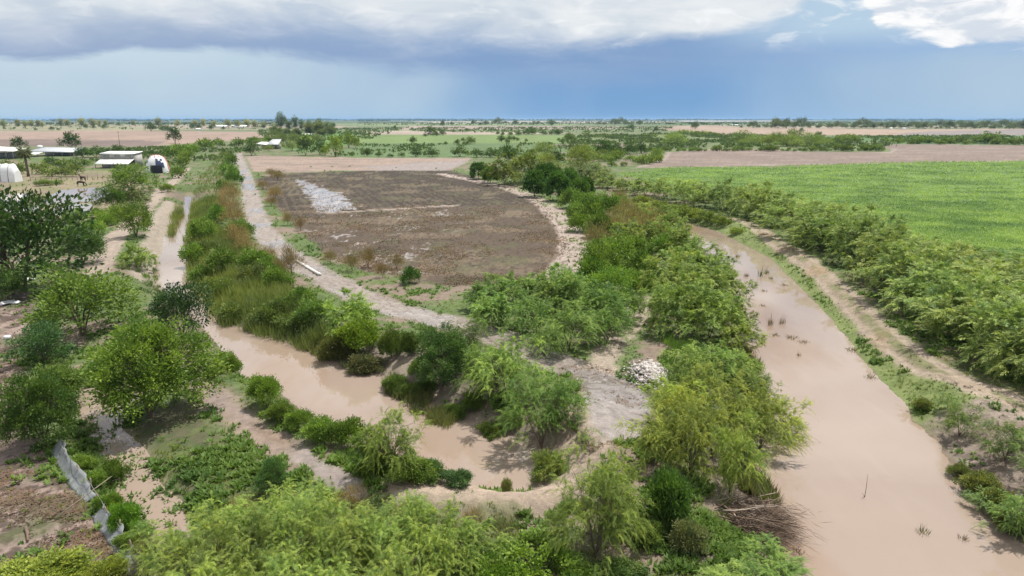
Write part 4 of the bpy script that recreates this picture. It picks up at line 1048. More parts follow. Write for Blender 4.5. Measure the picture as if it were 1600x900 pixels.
scatter_row("leafy", (0.085, 0.145, 0.045), "hedge shrub", "from the west in the long hedge beyond the brown field", (1400, 224), (1600, 226), 34, 15, 9, "long hedge", (4, 1.2), True)
scatter_row("leafy", (0.095, 0.15, 0.045), "low shrub", "from the west along the green strip's edge", (1290, 222), (1400, 222), 12, 12, 6, "green strip shrubs", (4, 1.5))
scatter_row("feathery", (0.10, 0.16, 0.05), "field-edge tree", "from the west behind the olive trees", (800, 252), (960, 244), 14, 24, 12, "trees behind the olives", (4, 6))
scatter_row("leafy", (0.09, 0.155, 0.045), "bankside bush", "from the west where the two canals draw together", (270, 238), (420, 222), 18, 18, 9, "bushes at the canal's far end", (4, 5))
scatter_row("broadleaf", (0.07, 0.105, 0.05), "distant tree", "from the west along the pale farm avenue", (540, 195), (1000, 194), 34, 9, 5, "avenue trees", (4, 1.2))

# ------------------------------------------------------------------ ground cover nobody could count
def pick(weight, n):
    w = weight * (G["y"] > 22) * (np.abs(G["x"]) < G["y"] * .82 + 8)
    i = rng.choice(len(w), n, p=w / w.sum())
    s = G["sp"][i]
    x = G["x"][i] + rng.uniform(-1, 1, n) * s
    y = G["y"][i] + rng.uniform(-1, 1, n) * np.maximum(G["y"][i] ** 2 / 12000, .1)
    return x, y, ground_zs(x, y)

def tufts(name, mat, x, y, z, blades, h, w, lean=0.6, px=2.4, tone=None, flatten=0.0):
    n = len(x)
    size = np.maximum(h, px * mpp(x, y)) * rng.uniform(.6, 1.4, n)
    k = np.repeat(np.arange(n), blades)
    m = n * blades
    a = rng.uniform(0, 2 * math.pi, m)
    ln = lean * rng.uniform(.3, 1.3, m)
    D = unit(np.stack([np.cos(a) * ln, np.sin(a) * ln, np.full(m, 1 - flatten)], 1))
    S = unit(np.stack([-np.sin(a), np.cos(a), rng.normal(0, .2, m)], 1))
    P = np.stack([x[k], y[k], z[k] - .02], 1) + np.stack([np.cos(a), np.sin(a), 0 * a], 1) * (size[k] * .25 * rng.uniform(0, 1.5, m))[:, None]
    t = (fbm(x, y, 5, 3, 70) - .5) * 1.3 + .5 + rng.normal(0, .12, n) if tone is None else tone
    g = Geo()
    g.blades(P, D, S, size[k] * rng.uniform(.7, 1.25, m), np.maximum(w, .33 * px * mpp(x, y))[k] * rng.uniform(.7, 1.3, m), np.clip(t[k] + rng.normal(0, .12, m), 0, 1))
    return link(name, g.mesh(name, [mat]), kind="stuff")

def cover(name, c, transl=.3):
    return leaf_material(name, transl, c)

x, y, z = pick(np.clip(G["grass"], 0, 1.5) * (1 - .8 * G["bare"]) * (z_ok := (G["z"] > WL + .1)) * (G["y"] < 260), 26000)
tufts("grass", cover("grass_blades", (0.16, 0.20, 0.06)), x, y, z, 6, .17, .05)
clumpy = sst(fbm(G["x"], G["y"], 4, 3, 71) + .4 * (fbm(G["x"], G["y"], 1, 2, 72) - .5), .50, .62)
x, y, z = pick(np.clip(G["grass"] + .12, 0, 1) * clumpy * z_ok * (G["crop"] < .1) * (G["dark"] < .3) * (1 - G["bare"]) * (G["y"] < 300), 15000)
tufts("undergrowth", cover("weed_leaves", (0.095, 0.165, 0.04)), x, y, z, 9, .30, .15, lean=1.2, px=2.8)
x, y, z = pick(G["crop"] * (G["y"] < 420), 48000)
tufts("crop_plants", cover("crop_leaves", (0.205, 0.315, 0.11)), x, y, z, 5, .42, .16, lean=1.1, px=2.3, tone=np.clip(.58 + 1.8 * (fbm(x / 1.5, y, 6, 4, 55) - .5) + rng.normal(0, .15, len(x)), 0, 1))
x, y, z = pick(G["dark"] * sst(fbm(G["x"], G["y"], 5, 3, 73), .4, .65) * (1 - .85 * sst(G["y"], 140, 175)), 12000)
tufts("stubble", cover("stubble_stalks", (0.17, 0.125, 0.08), .1), x, y, z, 5, .16, .06, lean=1.0, px=1.6)
x, y, z = pick(.7 * G["edge"] + .30 * G["bare"] * (G["y"] < 110) * (G["y"] > 44) * .6 * sst(fbm(G["x"], G["y"], 3, 3, 92), .50, .62) + G["yard"] * sst(fbm(G["x"], G["y"], 2.5, 3, 74), .42, .6), 10000)
tufts("flood_litter", cover("litter", (0.10, 0.07, 0.05), .05), x, y, z, 6, .16, .07, lean=2.2, px=1.2, flatten=.6)

def reed_bed(parts, n, h, color, name="reeds"):
    xs, ys = [], []
    tot = sum(w for _, w in parts)
    for P, w in parts:
        P = poly(P, -.6)
        lo, hi = P.min(0), P.max(0)
        c = rng.uniform(lo, hi, (int(n * w / tot * 6) + 50, 2))
        c = c[(sd_poly(P, c[:, 0], c[:, 1]) + 1.5 * (fbm(c[:, 0], c[:, 1], 3, 2, 75) - .5)) < 0]
        c = c[fbm(c[:, 0], c[:, 1], 2.2, 3, 76) > .38][: int(n * w / tot)]
        xs.append(c[:, 0]); ys.append(c[:, 1])
    x, y = np.concatenate(xs), np.concatenate(ys)
    z = np.maximum(ground_zs(x, y), WL - .2)
    return tufts(name, cover(name, color), x, y, z, 7, h, .06, lean=.42, px=1.0)

reed_bed([([(300, 372), (325, 352), (352, 372), (392, 398), (430, 440), (468, 470), (505, 505), (520, 540), (470, 534), (428, 522), (380, 512), (345, 498), (322, 470), (304, 440), (290, 410)], 5),
          ([(300, 318), (345, 318), (352, 352), (330, 362), (300, 392), (288, 385), (296, 345)], 2.2),
          ([(262, 366), (266, 345), (280, 322), (288, 326), (280, 345), (268, 370)], .8),
          ([(296, 318), (304, 290), (330, 262), (345, 240), (365, 238), (352, 270), (345, 318)], 2.0)], 9000, 1.25, (0.145, 0.185, 0.055))
# scrub on the plain, too thick and small to count
def scrub(rows, color, name):
    P, H_ = [], []
    for pts, n, h in rows:
        Q = poly(pts); lo, hi = Q.min(0), Q.max(0)
        c = rng.uniform(lo, hi, (n * 5, 2))
        c = c[(sd_poly(Q, c[:, 0], c[:, 1]) < 0) & (fbm(c[:, 0], c[:, 1] / 2, 22, 3, 80) > .50)][:n]
        for k in range(4):
            q = c + rng.normal(0, h * .5, c.shape)
            P.append(np.stack([q[:, 0], q[:, 1], rng.uniform(0, .45, len(q)) * h], 1)); H_.append(np.full(len(q), h))
    P = np.vstack(P); H_ = np.concatenate(H_); n = len(P)
    D = unit(np.stack([rng.normal(0, .7, n), rng.normal(0, .7, n), np.full(n, .8)], 1)); S = unit(np.cross(D, rng.normal(0, 1, (n, 3))))
    g = Geo(); g.blades(P, D, S, H_ * rng.uniform(.4, .9, n), H_ * rng.uniform(.35, .8, n), np.clip(rng.normal(.5, .25, n), 0, 1))
    link(name, g.mesh(name, [cover(name, color)]), kind="stuff")

scrub([([(900, 214), (1050, 209), (1200, 212), (1390, 223), (1385, 236), (1180, 231), (1040, 235), (960, 250), (880, 240)], 2600, 3.2), ([(1290, 213), (1600, 213), (1800, 214), (1800, 226), (1400, 224)], 900, 3.0),
       ([(520, 226), (760, 226), (1000, 224), (960, 240), (760, 246), (520, 246)], 500, 2.2), ([(400, 204), (640, 200), (560, 222), (420, 236)], 700, 4.0), ([(-100, 192), (430, 192), (430, 204), (-100, 203)], 900, 5.0),
       ([(640, 200), (1050, 199), (1050, 206), (900, 209), (640, 207)], 900, 4.0), ([(560, 192), (1050, 191), (1050, 195), (560, 197)], 900, 6.0), ([(1050, 191), (1700, 190), (1700, 199), (1160, 198), (1050, 196)], 2200, 6.0), ([(100, 236), (380, 226), (380, 240), (290, 262), (230, 262), (100, 250)], 500, 2.2)], (0.085, 0.13, 0.05), "plain_scrub")
reed_bed([([(455, 500), (520, 530), (548, 560), (520, 566), (470, 536)], 1), ([(600, 585), (660, 610), (720, 640), (700, 655), (640, 630), (600, 606)], 1.3), ([(1150, 720), (1186, 740), (1236, 800), (1200, 800), (1160, 760)], .8),
          ([(1130, 545), (1175, 530), (1196, 640), (1170, 640)], .8)], 2600, .7, (0.12, 0.14, 0.06), "bank_weeds")
reed_bed([([(312, 300), (345, 262), (362, 240), (372, 250), (362, 300), (350, 340), (330, 340)], 1), ([(300, 392), (330, 380), (350, 410), (380, 470), (340, 480), (310, 440)], 1.2), ([(200, 408), (245, 400), (245, 445), (330, 520), (300, 500), (236, 450)], .7),
          ([(1035, 540), (1110, 560), (1140, 600), (1070, 640), (1030, 600)], .8), ([(960, 420), (1030, 420), (1060, 470), (1010, 470)], .8)], 4200, .55, (0.10, 0.185, 0.04), "creepers")

# far woods that read as one dark line under the sky
def woods(rows, color, name="distant_woods"):
    P, L, W = [], [], []
    for (x0, x1, py, n, hm, gapn) in rows:
        px = rng.uniform(x0, x1, n)
        px = px[vnoise(px / gapn, 0 * px, int(py * 10)) > .36]
        for q in px:
            gx, gy = at(q, py + rng.uniform(-.25, .25), 0)
            P.append((gx, gy, rng.uniform(-.1, .5) * hm)); L.append(hm * rng.uniform(.35, .8)); W.append(hm * rng.uniform(.5, 1.3))
    P = np.array(P); n = len(P)
    D = unit(np.stack([rng.normal(0, .5, n), rng.normal(0, .3, n), np.ones(n)], 1))
    S = unit(np.stack([np.ones(n), rng.normal(0, .5, n), rng.normal(0, .2, n)], 1))
    g = Geo(); g.blades(P, D, S, np.array(L), np.array(W), rng.uniform(0, 1, n))
    link(name, g.mesh(name, [cover(name, color)]), kind="stuff")

woods([(-300, 1900, 187.4, 4200, 34, 60), (-300, 1900, 188.2, 2600, 24, 50), (-300, 1900, 187.6, 2600, 22, 30), (-300, 700, 188.6, 1500, 16, 25), (-300, 460, 190.0, 900, 12, 18), (560, 760, 189.6, 300, 12, 20), (880, 1060, 190.4, 260, 10, 14), (1300, 1900, 189.0, 900, 14, 22), (1040, 1200, 194.5, 260, 9, 10), (-300, 440, 194.5, 700, 9, 10), (700, 1040, 193.2, 260, 7, 9)], (0.055, 0.085, 0.04))

# ------------------------------------------------------------------ buildings and yard
M_ROOF = simple_mat("roof_sheet", (0.78, 0.78, 0.76), .45, .10, .8)
M_GREYROOF = simple_mat("grey_roof_sheet", (0.42, 0.44, 0.46), .5, .25, .7)
M_BLOCK = simple_mat("block_wall", (0.36, 0.35, 0.33), .9, .5, 1.2, bump=.3)
M_WOOD = simple_mat("weathered_wood", (0.17, 0.13, 0.10), .9, .3, 4)
M_STEEL = simple_mat("dull_steel", (0.25, 0.25, 0.25), .6, .2, 2)
M_CLOTH = simple_mat("shade_cloth", (0.17, 0.18, 0.18), .85, .7, 1.6, bump=.3)
M_WHITE = simple_mat("white_sheet", (0.72, 0.72, 0.72), .55, .15, 1.5)
M_BLUE = simple_mat("navy_sheet", (0.035, 0.05, 0.11), .6, .2, 1.5)
M_PINK = simple_mat("pink_sheet", (0.62, 0.22, 0.22), .6, .2, 1.5)
M_BLACK = simple_mat("entrance_shade_mane", (0.02, 0.02, 0.025), .8, .2, 1)  # black for the dome entrance's painted shade and the horses' manes
M_RUBBLE = simple_mat("broken_rubble", (0.34, 0.31, 0.285), .9, .35, 2.5)
M_BRUSH = simple_mat("dead_branch", (0.15, 0.105, 0.075), .95, .4, 3)
M_PALE = simple_mat("peeled_branch", (0.36, 0.30, 0.24), .9, .3, 3)
M_PIPE = simple_mat("concrete_pipe", (0.62, 0.60, 0.56), .8, .2, 2)

class Thing:
    def __init__(s, name, label, cat, px, py, rot=0.0, group=None, z=None):
        x, y, gz = spot(px, py)
        s.s = mpp(x, y); s.x, s.y = x, y
        s.o = link(name, None, loc=(x, y, gz if z is None else z), label=label, category=cat, group=group)
        s.o.rotation_euler[2] = rot
    def part(s, name, fill, mat, smooth=False, parent=None, label=None, kind=None):
        g = Geo(); fill(g)
        return link(name, g.mesh(name, [mat] if not isinstance(mat, list) else mat, smooth), parent or s.o, label=label, kind=kind)
    def dup(s, o, loc, rot=(0, 0, 0), sc=(1, 1, 1), parent=None):
        c = o.copy(); COL.objects.link(c); c.parent = parent or s.o
        c.location, c.rotation_euler, c.scale = loc, rot, sc
        return c

def sheet_roof(t, q, th, mat, ribs=0):
    """a roof slab with raised seams"""
    q = np.asarray(q, float)
    r = t.part("roof", lambda g: g.slab(q, th), mat)
    def seams(g):
        for i in range(1, ribs):
            a, b = q[0] + (q[1] - q[0]) * i / ribs, q[3] + (q[2] - q[3]) * i / ribs
            g.tube([a + (0, 0, .02), b + (0, 0, .02)], [.05, .05], 4)
    if ribs:
        t.part("roof_seam", seams, mat, parent=r, kind="stuff")
    return r

# white barn: tall back bay with block wall, white lean-to in front over an open bay
t = Thing("barn", "white-roofed barn with grey block clerestory above an open lean-to", "barn", 186, 262)
w = 55 * t.s / 2; k = t.s
sheet_roof(t, [(-w * .96, -.6, 22.2 * k), (w, -.6, 22.0 * k), (w, 6.5, 24.2 * k), (-w * .96, 6.5, 24.4 * k)], .35, M_ROOF, 9)
zt, zl = 21.6 * k, 13.6 * k
t.part("wall", lambda g: [g.box((0, 0, (zt + zl) / 2), (2 * w * .95, .3, zt - zl)), g.box((-w * .93, 3, zt / 2), (.3, 6, zt)), g.box((w * .95, 3, zt / 2), (.3, 6, zt)), g.box((0, 6.1, zt / 2), (2 * w * .93, .3, zt))], M_BLOCK)
t.part("dark_panel", lambda g: [g.box((i * w * .62, -.17, (zt + zl) / 2 + .2), (w * .34, .06, (zt - zl) * .42)) for i in (-1, 0, 1)], M_STEEL)  # solid darker panels set on the wall face, no holes cut
sheet_roof(t, [(-w * .95, -5.2, 7.0 * k), (w * .95, -5.2, 7.0 * k), (w * .95, -.2, 14.0 * k), (-w * .95, -.2, 14.0 * k)], .2, M_ROOF, 9)
pst = t.part("post", lambda g: g.box((0, 0, 3.4 * k), (.22, .22, 6.8 * k)), M_STEEL); pst.location = (-w * .92, -5, 0)
for i in range(1, 5):
    t.dup(pst, (-w * .92 + i * w * .46, -5, 0))
t.part("back_wall", lambda g: g.box((0, .4, 3 * k), (2 * w * .9, .2, 6 * k)), M_BLOCK)

# long low sheds at the edge of the village
t = Thing("shed", "long white-roofed open shed at the far edge of the paddock", "shed", -2, 248)
k = t.s
sheet_roof(t, [(-60 * k, -4, 16 * k), (33 * k, -4, 12.2 * k), (33 * k, 9, 15 * k), (-60 * k, 9, 20 * k)], .3, M_ROOF, 14)
t.part("wall", lambda g: g.box((-14 * k, 8, 6 * k), (92 * k, .3, 12 * k)), M_BLOCK)
pst = t.part("post", lambda g: g.box((0, 0, 6 * k), (.3, .3, 12.0 * k)), M_STEEL); pst.location = (31 * k, -3.5, 0)
for i in range(1, 7):
    t.dup(pst, (31 * k - i * 11 * k, -3.5, 0))
t = Thing("shed", "low grey-roofed shed beside the dark tree behind the palm", "shed", 78, 244)
k = t.s
sheet_roof(t, [(-30 * k, -3, 8.2 * k), (42 * k, -3, 6.6 * k), (34 * k, 14, 11 * k), (-30 * k, 14, 12.4 * k)], .3, M_GREYROOF, 12)
sheet_roof(t, [(-46 * k, -9, 4.4 * k), (-4 * k, -9, 4.2 * k), (-4 * k, -3.4, 6.6 * k), (-46 * k, -3.4, 7.0 * k)], .25, M_ROOF, 7)
t.part("wall", lambda g: g.box((2 * k, 12, 4.4 * k), (62 * k, .3, 8.8 * k)), M_BLOCK)
pst = t.part("post", lambda g: g.box((0, 0, 3.2 * k), (.25, .25, 6.4 * k)), M_STEEL); pst.location = (-28 * k, -2.5, 0)
for i in range(1, 6):
    t.dup(pst, (-28 * k + i * 13 * k, -2.5, 0))
t = Thing("water_tank", "small pale water tank standing up behind the grey shed roof", "tank", 64, 240)
k = t.s
t.part("stand", lambda g: [g.tube([(a, b, 0), (a * .8, b * .8, 8 * k)], [.12, .12], 4) for a in (-1, 1) for b in (-1, 1)], M_STEEL)
t.part("tank", lambda g: g.tube([(0, 0, 8 * k), (0, 0, 8.2 * k), (0, 0, 12 * k), (0, 0, 12.8 * k)], [1.3, 1.5, 1.5, .6], 10), M_WHITE, True)
# farm shed by the end of the pale track
t = Thing("farm_shed", "small farm shed with bright metal roofs and a dark open front", "shed", 420, 233)
k = t.s
sheet_roof(t, [(-17 * k, -3, 8.6 * k), (-1 * k, -3, 7.2 * k), (2 * k, 6, 10 * k), (-15 * k, 6, 11 * k)], .25, M_ROOF, 5)
sheet_roof(t, [(-4 * k, -1, 7 * k), (17 * k, -1, 7.2 * k), (14 * k, 9, 14.6 * k), (0, 9, 14.6 * k)], .25, M_GREYROOF, 6)
t.part("wall", lambda g: [g.box((6 * k, 4, 3.5 * k), (20 * k, .3, 7 * k)), g.box((-7 * k, 5, 4 * k), (16 * k, .3, 8 * k))], M_BLOCK)
pst = t.part("post", lambda g: g.box((0, 0, 3.6 * k), (.25, .25, 7.2 * k)), M_STEEL); pst.location = (-15 * k, -2.5, 0)
for i in range(1, 4):
    t.dup(pst, (-15 * k + i * 5 * k, -2.5, 0))
# roofs far off
for px, py, wp, hp, lab in ((430, 209, 9, 5, "pale-roofed farmhouse among trees, the westernmost of two"), (445, 209, 10, 4, "pale-roofed farmhouse among trees, the eastern of two"), (345, 199, 22, 3.2, "long white greenhouse beyond the pink field"),
                            (375, 199, 24, 3.2, "second long white greenhouse, nearer the tall windbreak"), (310, 203, 8, 2.6, "little white roof beyond the pink field's dark trees"), (480, 212, 16, 3, "low white wall beside the farm thicket"), (1150, 196.5, 14, 2, "long white roof at the village belt's west end"),
                            (1392, 201.5, 4, 2, "small white house in the village belt, the western one"), (1412, 201.5, 5, 2, "small white house in the village belt, the eastern one")):
    t = Thing("farmhouse" if "house" in lab else "roofed_shed", lab, "building", px, py)
    k = t.s
    d = max(wp * k * .5, 4)
    t.part("wall", lambda g: g.box((0, 0, hp * k * .3), (wp * k * .94, d * .9, hp * k * .6)), M_WHITE)
    def gable(g):
        a = wp * k / 2
        g.slab([(-a, -d / 2, hp * k * .56), (a, -d / 2, hp * k * .56), (a, 0, hp * k), (-a, 0, hp * k)], .2)
        g.slab([(-a, 0, hp * k), (a, 0, hp * k), (a, d / 2, hp * k * .56), (-a, d / 2, hp * k * .56)], .2)
    t.part("roof", gable, M_ROOF)

def dome(g, rx, ry, h, seg=(10, 20), cut=None, bump=.06, seed=0):
    r = np.random.default_rng(seed)
    n, m = seg
    V, F = [], []
    for i in range(n + 1):
        e = (i / n) * math.pi / 2
        for j in range(m + 1):
            a = 2 * math.pi * j / m
            q = 1 + bump * (r.random() - .5) * 2
            V.append((rx * math.cos(e) ** .75 * math.cos(a) * q, ry * math.cos(e) ** .75 * math.sin(a) * q, h * math.sin(e) * q))
    for i in range(n):
        for j in range(m):
            if cut is None or cut(i / n, (j + .5) / m):
                b = i * (m + 1) + j
                F.append((b, b + 1, b + m + 2, b + m + 1))
    g.add(V, F4=F)

t = Thing("tarp_dome", "domed patchwork shelter of white, pink and navy sheets", "shelter", 247, 270)
k = t.s; R0, H0 = 17.5 * k, 27 * k
t.part("cover", lambda g: dome(g, R0, R0 * .8, H0, (10, 24), None, .02, 3), M_WHITE, True)
t.part("pink_panel", lambda g: dome(g, R0 * 1.02, R0 * .82, H0 * 1.02, (10, 24), lambda e, a: (.99 < a or a < .15) or (e > .62 and a > .5 and int(a * 24) % 3 == 0), .02, 3), M_PINK, True)
t.part("navy_panel", lambda g: dome(g, R0 * 1.025, R0 * .825, H0 * 1.02, (10, 24), lambda e, a: (.78 < a < .93 and .12 < e < .6) and (int(a * 24) + int(e * 10)) % 4 != 1, .02, 3), M_BLUE, True)
t.part("dark_panel", lambda g: dome(g, R0 * 1.03, R0 * .83, H0 * 1.0, (10, 24), lambda e, a: .70 < a < .86 and e < .26, .02, 3), M_BLACK, True)  # black patch over the cover: shade of an entrance as colour, not a hole
t.part("stripe", lambda g: dome(g, R0 * 1.028, R0 * .828, H0 * 1.02, (10, 24), lambda e, a: .52 < a < .62 and .2 < e < .7 and int(e * 10) % 2 == 0, .02, 3), M_BLUE, True)

t = Thing("hoop_tent", "white plastic-covered hoop tent at the paddock's edge", "tent", 14, 284)
k = t.s
def hoop(g):
    V, F = [], []
    for i in range(7):
        for j in range(9):
            a = math.pi * j / 8
            V.append(((-18 + 6 * i) * k * (1 - .12 * (i in (0, 6))), -math.cos(a) * 9 * k, (math.sin(a) ** .8) * (27 - 9 * (i in (6,)) - 4 * (i == 0) + (i % 2) * 1.2) * k))
    for i in range(6):
        for j in range(8):
            b = i * 9 + j; F.append((b, b + 1, b + 10, b + 9))
    g.add(V, F4=F)
    g.add([V[6 * 9 + j] for j in range(9)], F3=[(0, j, j + 1) for j in range(1, 8)])
t.part("cover", hoop, M_WHITE, True)
t.part("hoop", lambda g: [g.tube([((-18 + 12 * i) * k, -math.cos(math.pi * j / 8) * 9.2 * k, math.sin(math.pi * j / 8) ** .8 * 27.6 * k) for j in range(9)], .1, 4) for i in range(1, 3)], M_STEEL)

# palm
t = Thing("palm_tree", "single palm with a shaggy crown beside the grey shed", "palm", 44, 276)
k = t.s
t.part("trunk", lambda g: g.tube([(0, 0, -.3), (.2, 0, 8 * k), (.1, 0, 18 * k), (0, 0, 38 * k)], [.55, .4, .38, .45], 7), M_BARK, True)
def fronds(g):
    n = 420
    a = rng.uniform(0, 2 * math.pi, n); e = rng.uniform(-1.1, 1.0, n)
    D = np.stack([np.cos(a) * np.cos(e), np.sin(a) * np.cos(e), np.sin(e)], 1)
    P = np.array([0, 0, 38 * k]) + D * rng.uniform(.4, 1.6, (n, 1))
    D2 = unit(D + [0, 0, -.35]); S = unit(np.cross(D2, rng.normal(0, 1, (n, 3))))
    g.blades(P, D2, S, rng.uniform(1.2, 2.4, n), .22, rng.uniform(0, 1, n))
t.part("crown", fronds, M_LEAF).color = (0.10, 0.12, 0.045, 1)

# poles
for px, py, h, lab in ((187, 227, 22, "tall utility pole beside the pink field"), (118, 259, 19, "short utility pole among the paddock bushes")):
    t = Thing("utility_pole", lab, "pole", px, py)
    k = t.s
    t.part("post", lambda g: g.tube([(0, 0, -.4), (0, 0, h * k)], [.2, .13], 7), M_WOOD, True)
    t.part("crossarm", lambda g: g.box((0, -.16, h * k - .9), (2.0, .12, .12)), M_WOOD)
    ins = t.part("insulator", lambda g: g.tube([(0, 0, 0), (0, 0, .22)], [.06, .03], 6), M_STEEL); ins.location = (-.9, -.16, h * k - .84)
    for q in (-.4, .4, .9):
        t.dup(ins, (q, -.16, h * k - .84))

# corral rails
t = Thing("corral_fence", "low rough rail fence along the paddock", "fence", 90, 284)
k = t.s
pst = t.part("post", lambda g: g.tube([(0, 0, -.3), (.03, 0, 1.5)], [.09, .07], 5), M_WOOD); pst.location = (-52 * k, 3, 0)
for i in range(1, 17):
    t.dup(pst, (-52 * k + i * 7 * k, 3 + .7 * i * .6, 0), (rng.normal(0, .06), rng.normal(0, .06), 0), (1, 1, rng.uniform(.8, 1.2)))
for zr in (.6, 1.15):
    t.part("rail", lambda g: g.tube([(-53 * k, 3, zr), (0, 6.3, zr + .1), (61 * k, 9.8, zr - .05)], [.06, .06, .06], 4), M_WOOD)

# horses: one skin over a jointed frame
def horse(px, py, label, color, graze, rot):
    x, y, z = spot(px, py)
    J = [(-.75, 0, 1.22), (-.35, 0, 1.28), (.2, 0, 1.22), (.62, 0, 1.30)]
    rad = [.26, .31, .31, .25]
    neck = [(.95, 0, 1.15), (1.25, 0, .72), (1.38, 0, .38), (1.50, 0, .14)] if graze else [(.90, 0, 1.58), (1.12, 0, 1.92), (1.30, 0, 1.86), (1.55, 0, 1.66)]
    V = J + neck; rd = rad + [.17, .13, .11, .07]
    E = [(i, i + 1) for i in range(7)]
    for sx, st, pts in ((0, 0, [(-.80, .95), (-.66, .66), (-.86, .42), (-.80, .05)]), (1, 3, [(.62, .90), (.66, .52), (.63, .26), (.64, .04)])):
        for sy in (-1, 1):
            b = len(V); off = .07 * sy * (1 if sx else -1)
            for q, (lx, lz) in enumerate(pts):
                V.append((lx + (off if q > 1 else 0), .17 * sy, lz)); rd.append((.15, .085, .06, .06)[q])
                E.append((st if q == 0 else b + q - 1, b + q))
    b = len(V)
    V += [(-.98, 0, 1.05), (-1.06, 0, .55)]; rd += [.07, .05]; E += [(0, b), (b, b + 1)]
    me = bpy.data.meshes.new("horse")
    me.from_pydata(V, E, [])
    m = simple_mat("horse_coat", color, .7, .2, 2)
    me.materials.append(m)
    root = link("horse", None, loc=(x, y, z), label=label, category="horse")
    root.rotation_euler[2] = rot; root.scale = (1.15,) * 3
    o = link("body", me, root)
    md = o.modifiers.new("skin", "SKIN")
    for i, sv in enumerate(me.skin_vertices[0].data):
        sv.radius = (rd[i], rd[i]); sv.use_root = i == 1
    o.modifiers.new("smooth", "SUBSURF").levels = 1
    o.modifiers["smooth"].render_levels = 1
    g = Geo()
    n0 = np.array(neck[0]); n1 = np.array(neck[1])
    P = n0 + (n1 - n0) * rng.uniform(-.2, 1.1, (40, 1)) + [0, 0, .12]
    g.blades(P, unit(rng.normal(0, .5, (40, 3)) + [-.4, 0, -.6]), unit(rng.normal(0, 1, (40, 3))), .25, .06, rng.uniform(0, .4, 40))
    link("mane", g.mesh("mane", [M_BLACK]), root)

horse(127, 291.5, "dark horse grazing at the flooded pond's edge", (0.045, 0.028, 0.02), True, .2)
horse(130, 283.5, "brown horse standing behind the grazing dark horse", (0.11, 0.065, 0.045), False, 2.9)

# ------------------------------------------------------------------ things near the camera
# sagging shade-cloth fence at the yard's edge
FL = smooth_path([spot(a, b)[:2] for a, b in ((92, 706), (104, 726), (122, 752), (140, 772), (156, 796), (170, 818), (188, 842), (206, 872), (222, 900))], 6)
t = Thing("cloth_fence", "sagging grey shade-cloth fence on crooked posts along the muddy yard", "fence", 140, 772)
ox, oy, oz = t.o.location
def cloth(g):
    n = len(FL); V, F = [], []
    for i, (x, y) in enumerate(FL):
        u = i / (n - 1)
        h = .92 * (1 - .5 * math.exp(-((u - .42) / .09) ** 2)) * (1 - .35 * u) * (1 + .10 * math.sin(i * .37)) - .05 * abs(math.sin(i * math.pi / 6))
        zg = ground_z(x, y)
        for j in range(6):
            f = j / 5
            wv = .04 * math.sin(i * 1.7 + j * .5) + .62 * (f - .8) + .10 * f * math.sin(i * .6) + .015 * rng.normal()
            V.append((x - ox + wv, y - oy + wv * .5, zg - oz + .02 + h * f ** 1.3))
    for i in range(n - 1):
        for j in range(5):
            b = i * 6 + j
            if not 21 <= i <= 25:
                F.append((b, b + 6, b + 7, b + 1))
    g.add(V, F4=F)
c = t.part("shade_cloth", cloth, M_CLOTH, True)
sm = c.modifiers.new("thick", "SOLIDIFY"); sm.thickness = .015
pst = t.part("post", lambda g: g.tube([(0, 0, -.3), (.02, .02, .5), (0, .05, .95)], [.05, .045, .04], 6), M_WOOD)
for i in range(0, len(FL), 6):
    x, y = FL[i]
    loc = (x - ox + .08, y - oy + .05, ground_z(x, y) - oz)
    if i == 0:
        pst.location = loc
    else:
        t.dup(pst, loc, (rng.normal(0, .12), rng.normal(0, .12), 0))
t.part("top_wire", lambda g: g.tube([(x - ox + .05, y - oy, ground_z(x, y) - oz + .9 - .3 * i / len(FL)) for i, (x, y) in enumerate(FL)], .012, 4), M_STEEL)
plant("leafy", 196, 830, 56, 50, (0.10, 0.22, 0.035), "bright green creeper hanging over the shade-cloth fence", name="creeper", cat="plant")
plant("leafy", 222, 850, 44, 40, (0.09, 0.18, 0.035), "creeper clump past the end of the hanging creeper", name="creeper", cat="plant")
row("leafy", (0.09, 0.17, 0.035), "low creeper clump", "from the yard corner along the back of the cloth fence", [(128, 735, 40, 26), (152, 760, 40, 28), (172, 800, 44, 32), (208, 862, 50, 36)], "creepers behind the cloth fence", None)
plant("leafy", 178, 752, 42, 40, (0.085, 0.165, 0.035), "upright young bush behind the middle of the cloth fence")
plant("bare", 232, 905, 60, 70, (0.13, 0.10, 0.07), "dry brown brush at the cloth fence's near end")

# heap of broken rubble
t = Thing("rubble_heap", "heap of broken white rubble dumped beside the footpath", "rubble heap", 1018, 586)
k = t.s
def chunk(g, r, c=(0, 0, 0), s=1.0):
    v = np.array([[a, b, d] for a in (-.5, .5) for b in (-.5, .5) for d in (-.5, .5)]) * r.uniform(.6, 1.2, (8, 3)) * s * np.array([1, .8, .55])
    M = np.array(Euler(r.uniform(-.9, .9, 3)).to_matrix())
    g.add(v @ M.T + np.array(c), F4=[(0, 1, 3, 2), (4, 6, 7, 5), (0, 4, 5, 1), (2, 3, 7, 6), (0, 2, 6, 4), (1, 5, 7, 3)], tint=r.uniform(.25, .9))
rr = np.random.default_rng(5)
def heap_z(x, y):
    return max(0, .6 * (1 - (x / (33 * k)) ** 2 - (y / 2.6) ** 2))
protos = [t.part("chunk", lambda g: chunk(g, rr), M_RUBBLE) for _ in range(3)]
for i in range(190):
    x, y = rr.normal(0, 12 * k), rr.normal(0, .95)
    loc, rot, s = (x, y, heap_z(x, y) * rr.uniform(.7, 1.05) + .05), rr.uniform(-1, 1, 3), rr.uniform(.15, .44)
    if i < 3:
        protos[i].location, protos[i].rotation_euler, protos[i].scale = loc, rot, (s, s, s)
    else:
        t.dup(protos[i % 3], loc, rot, (s, s, s))
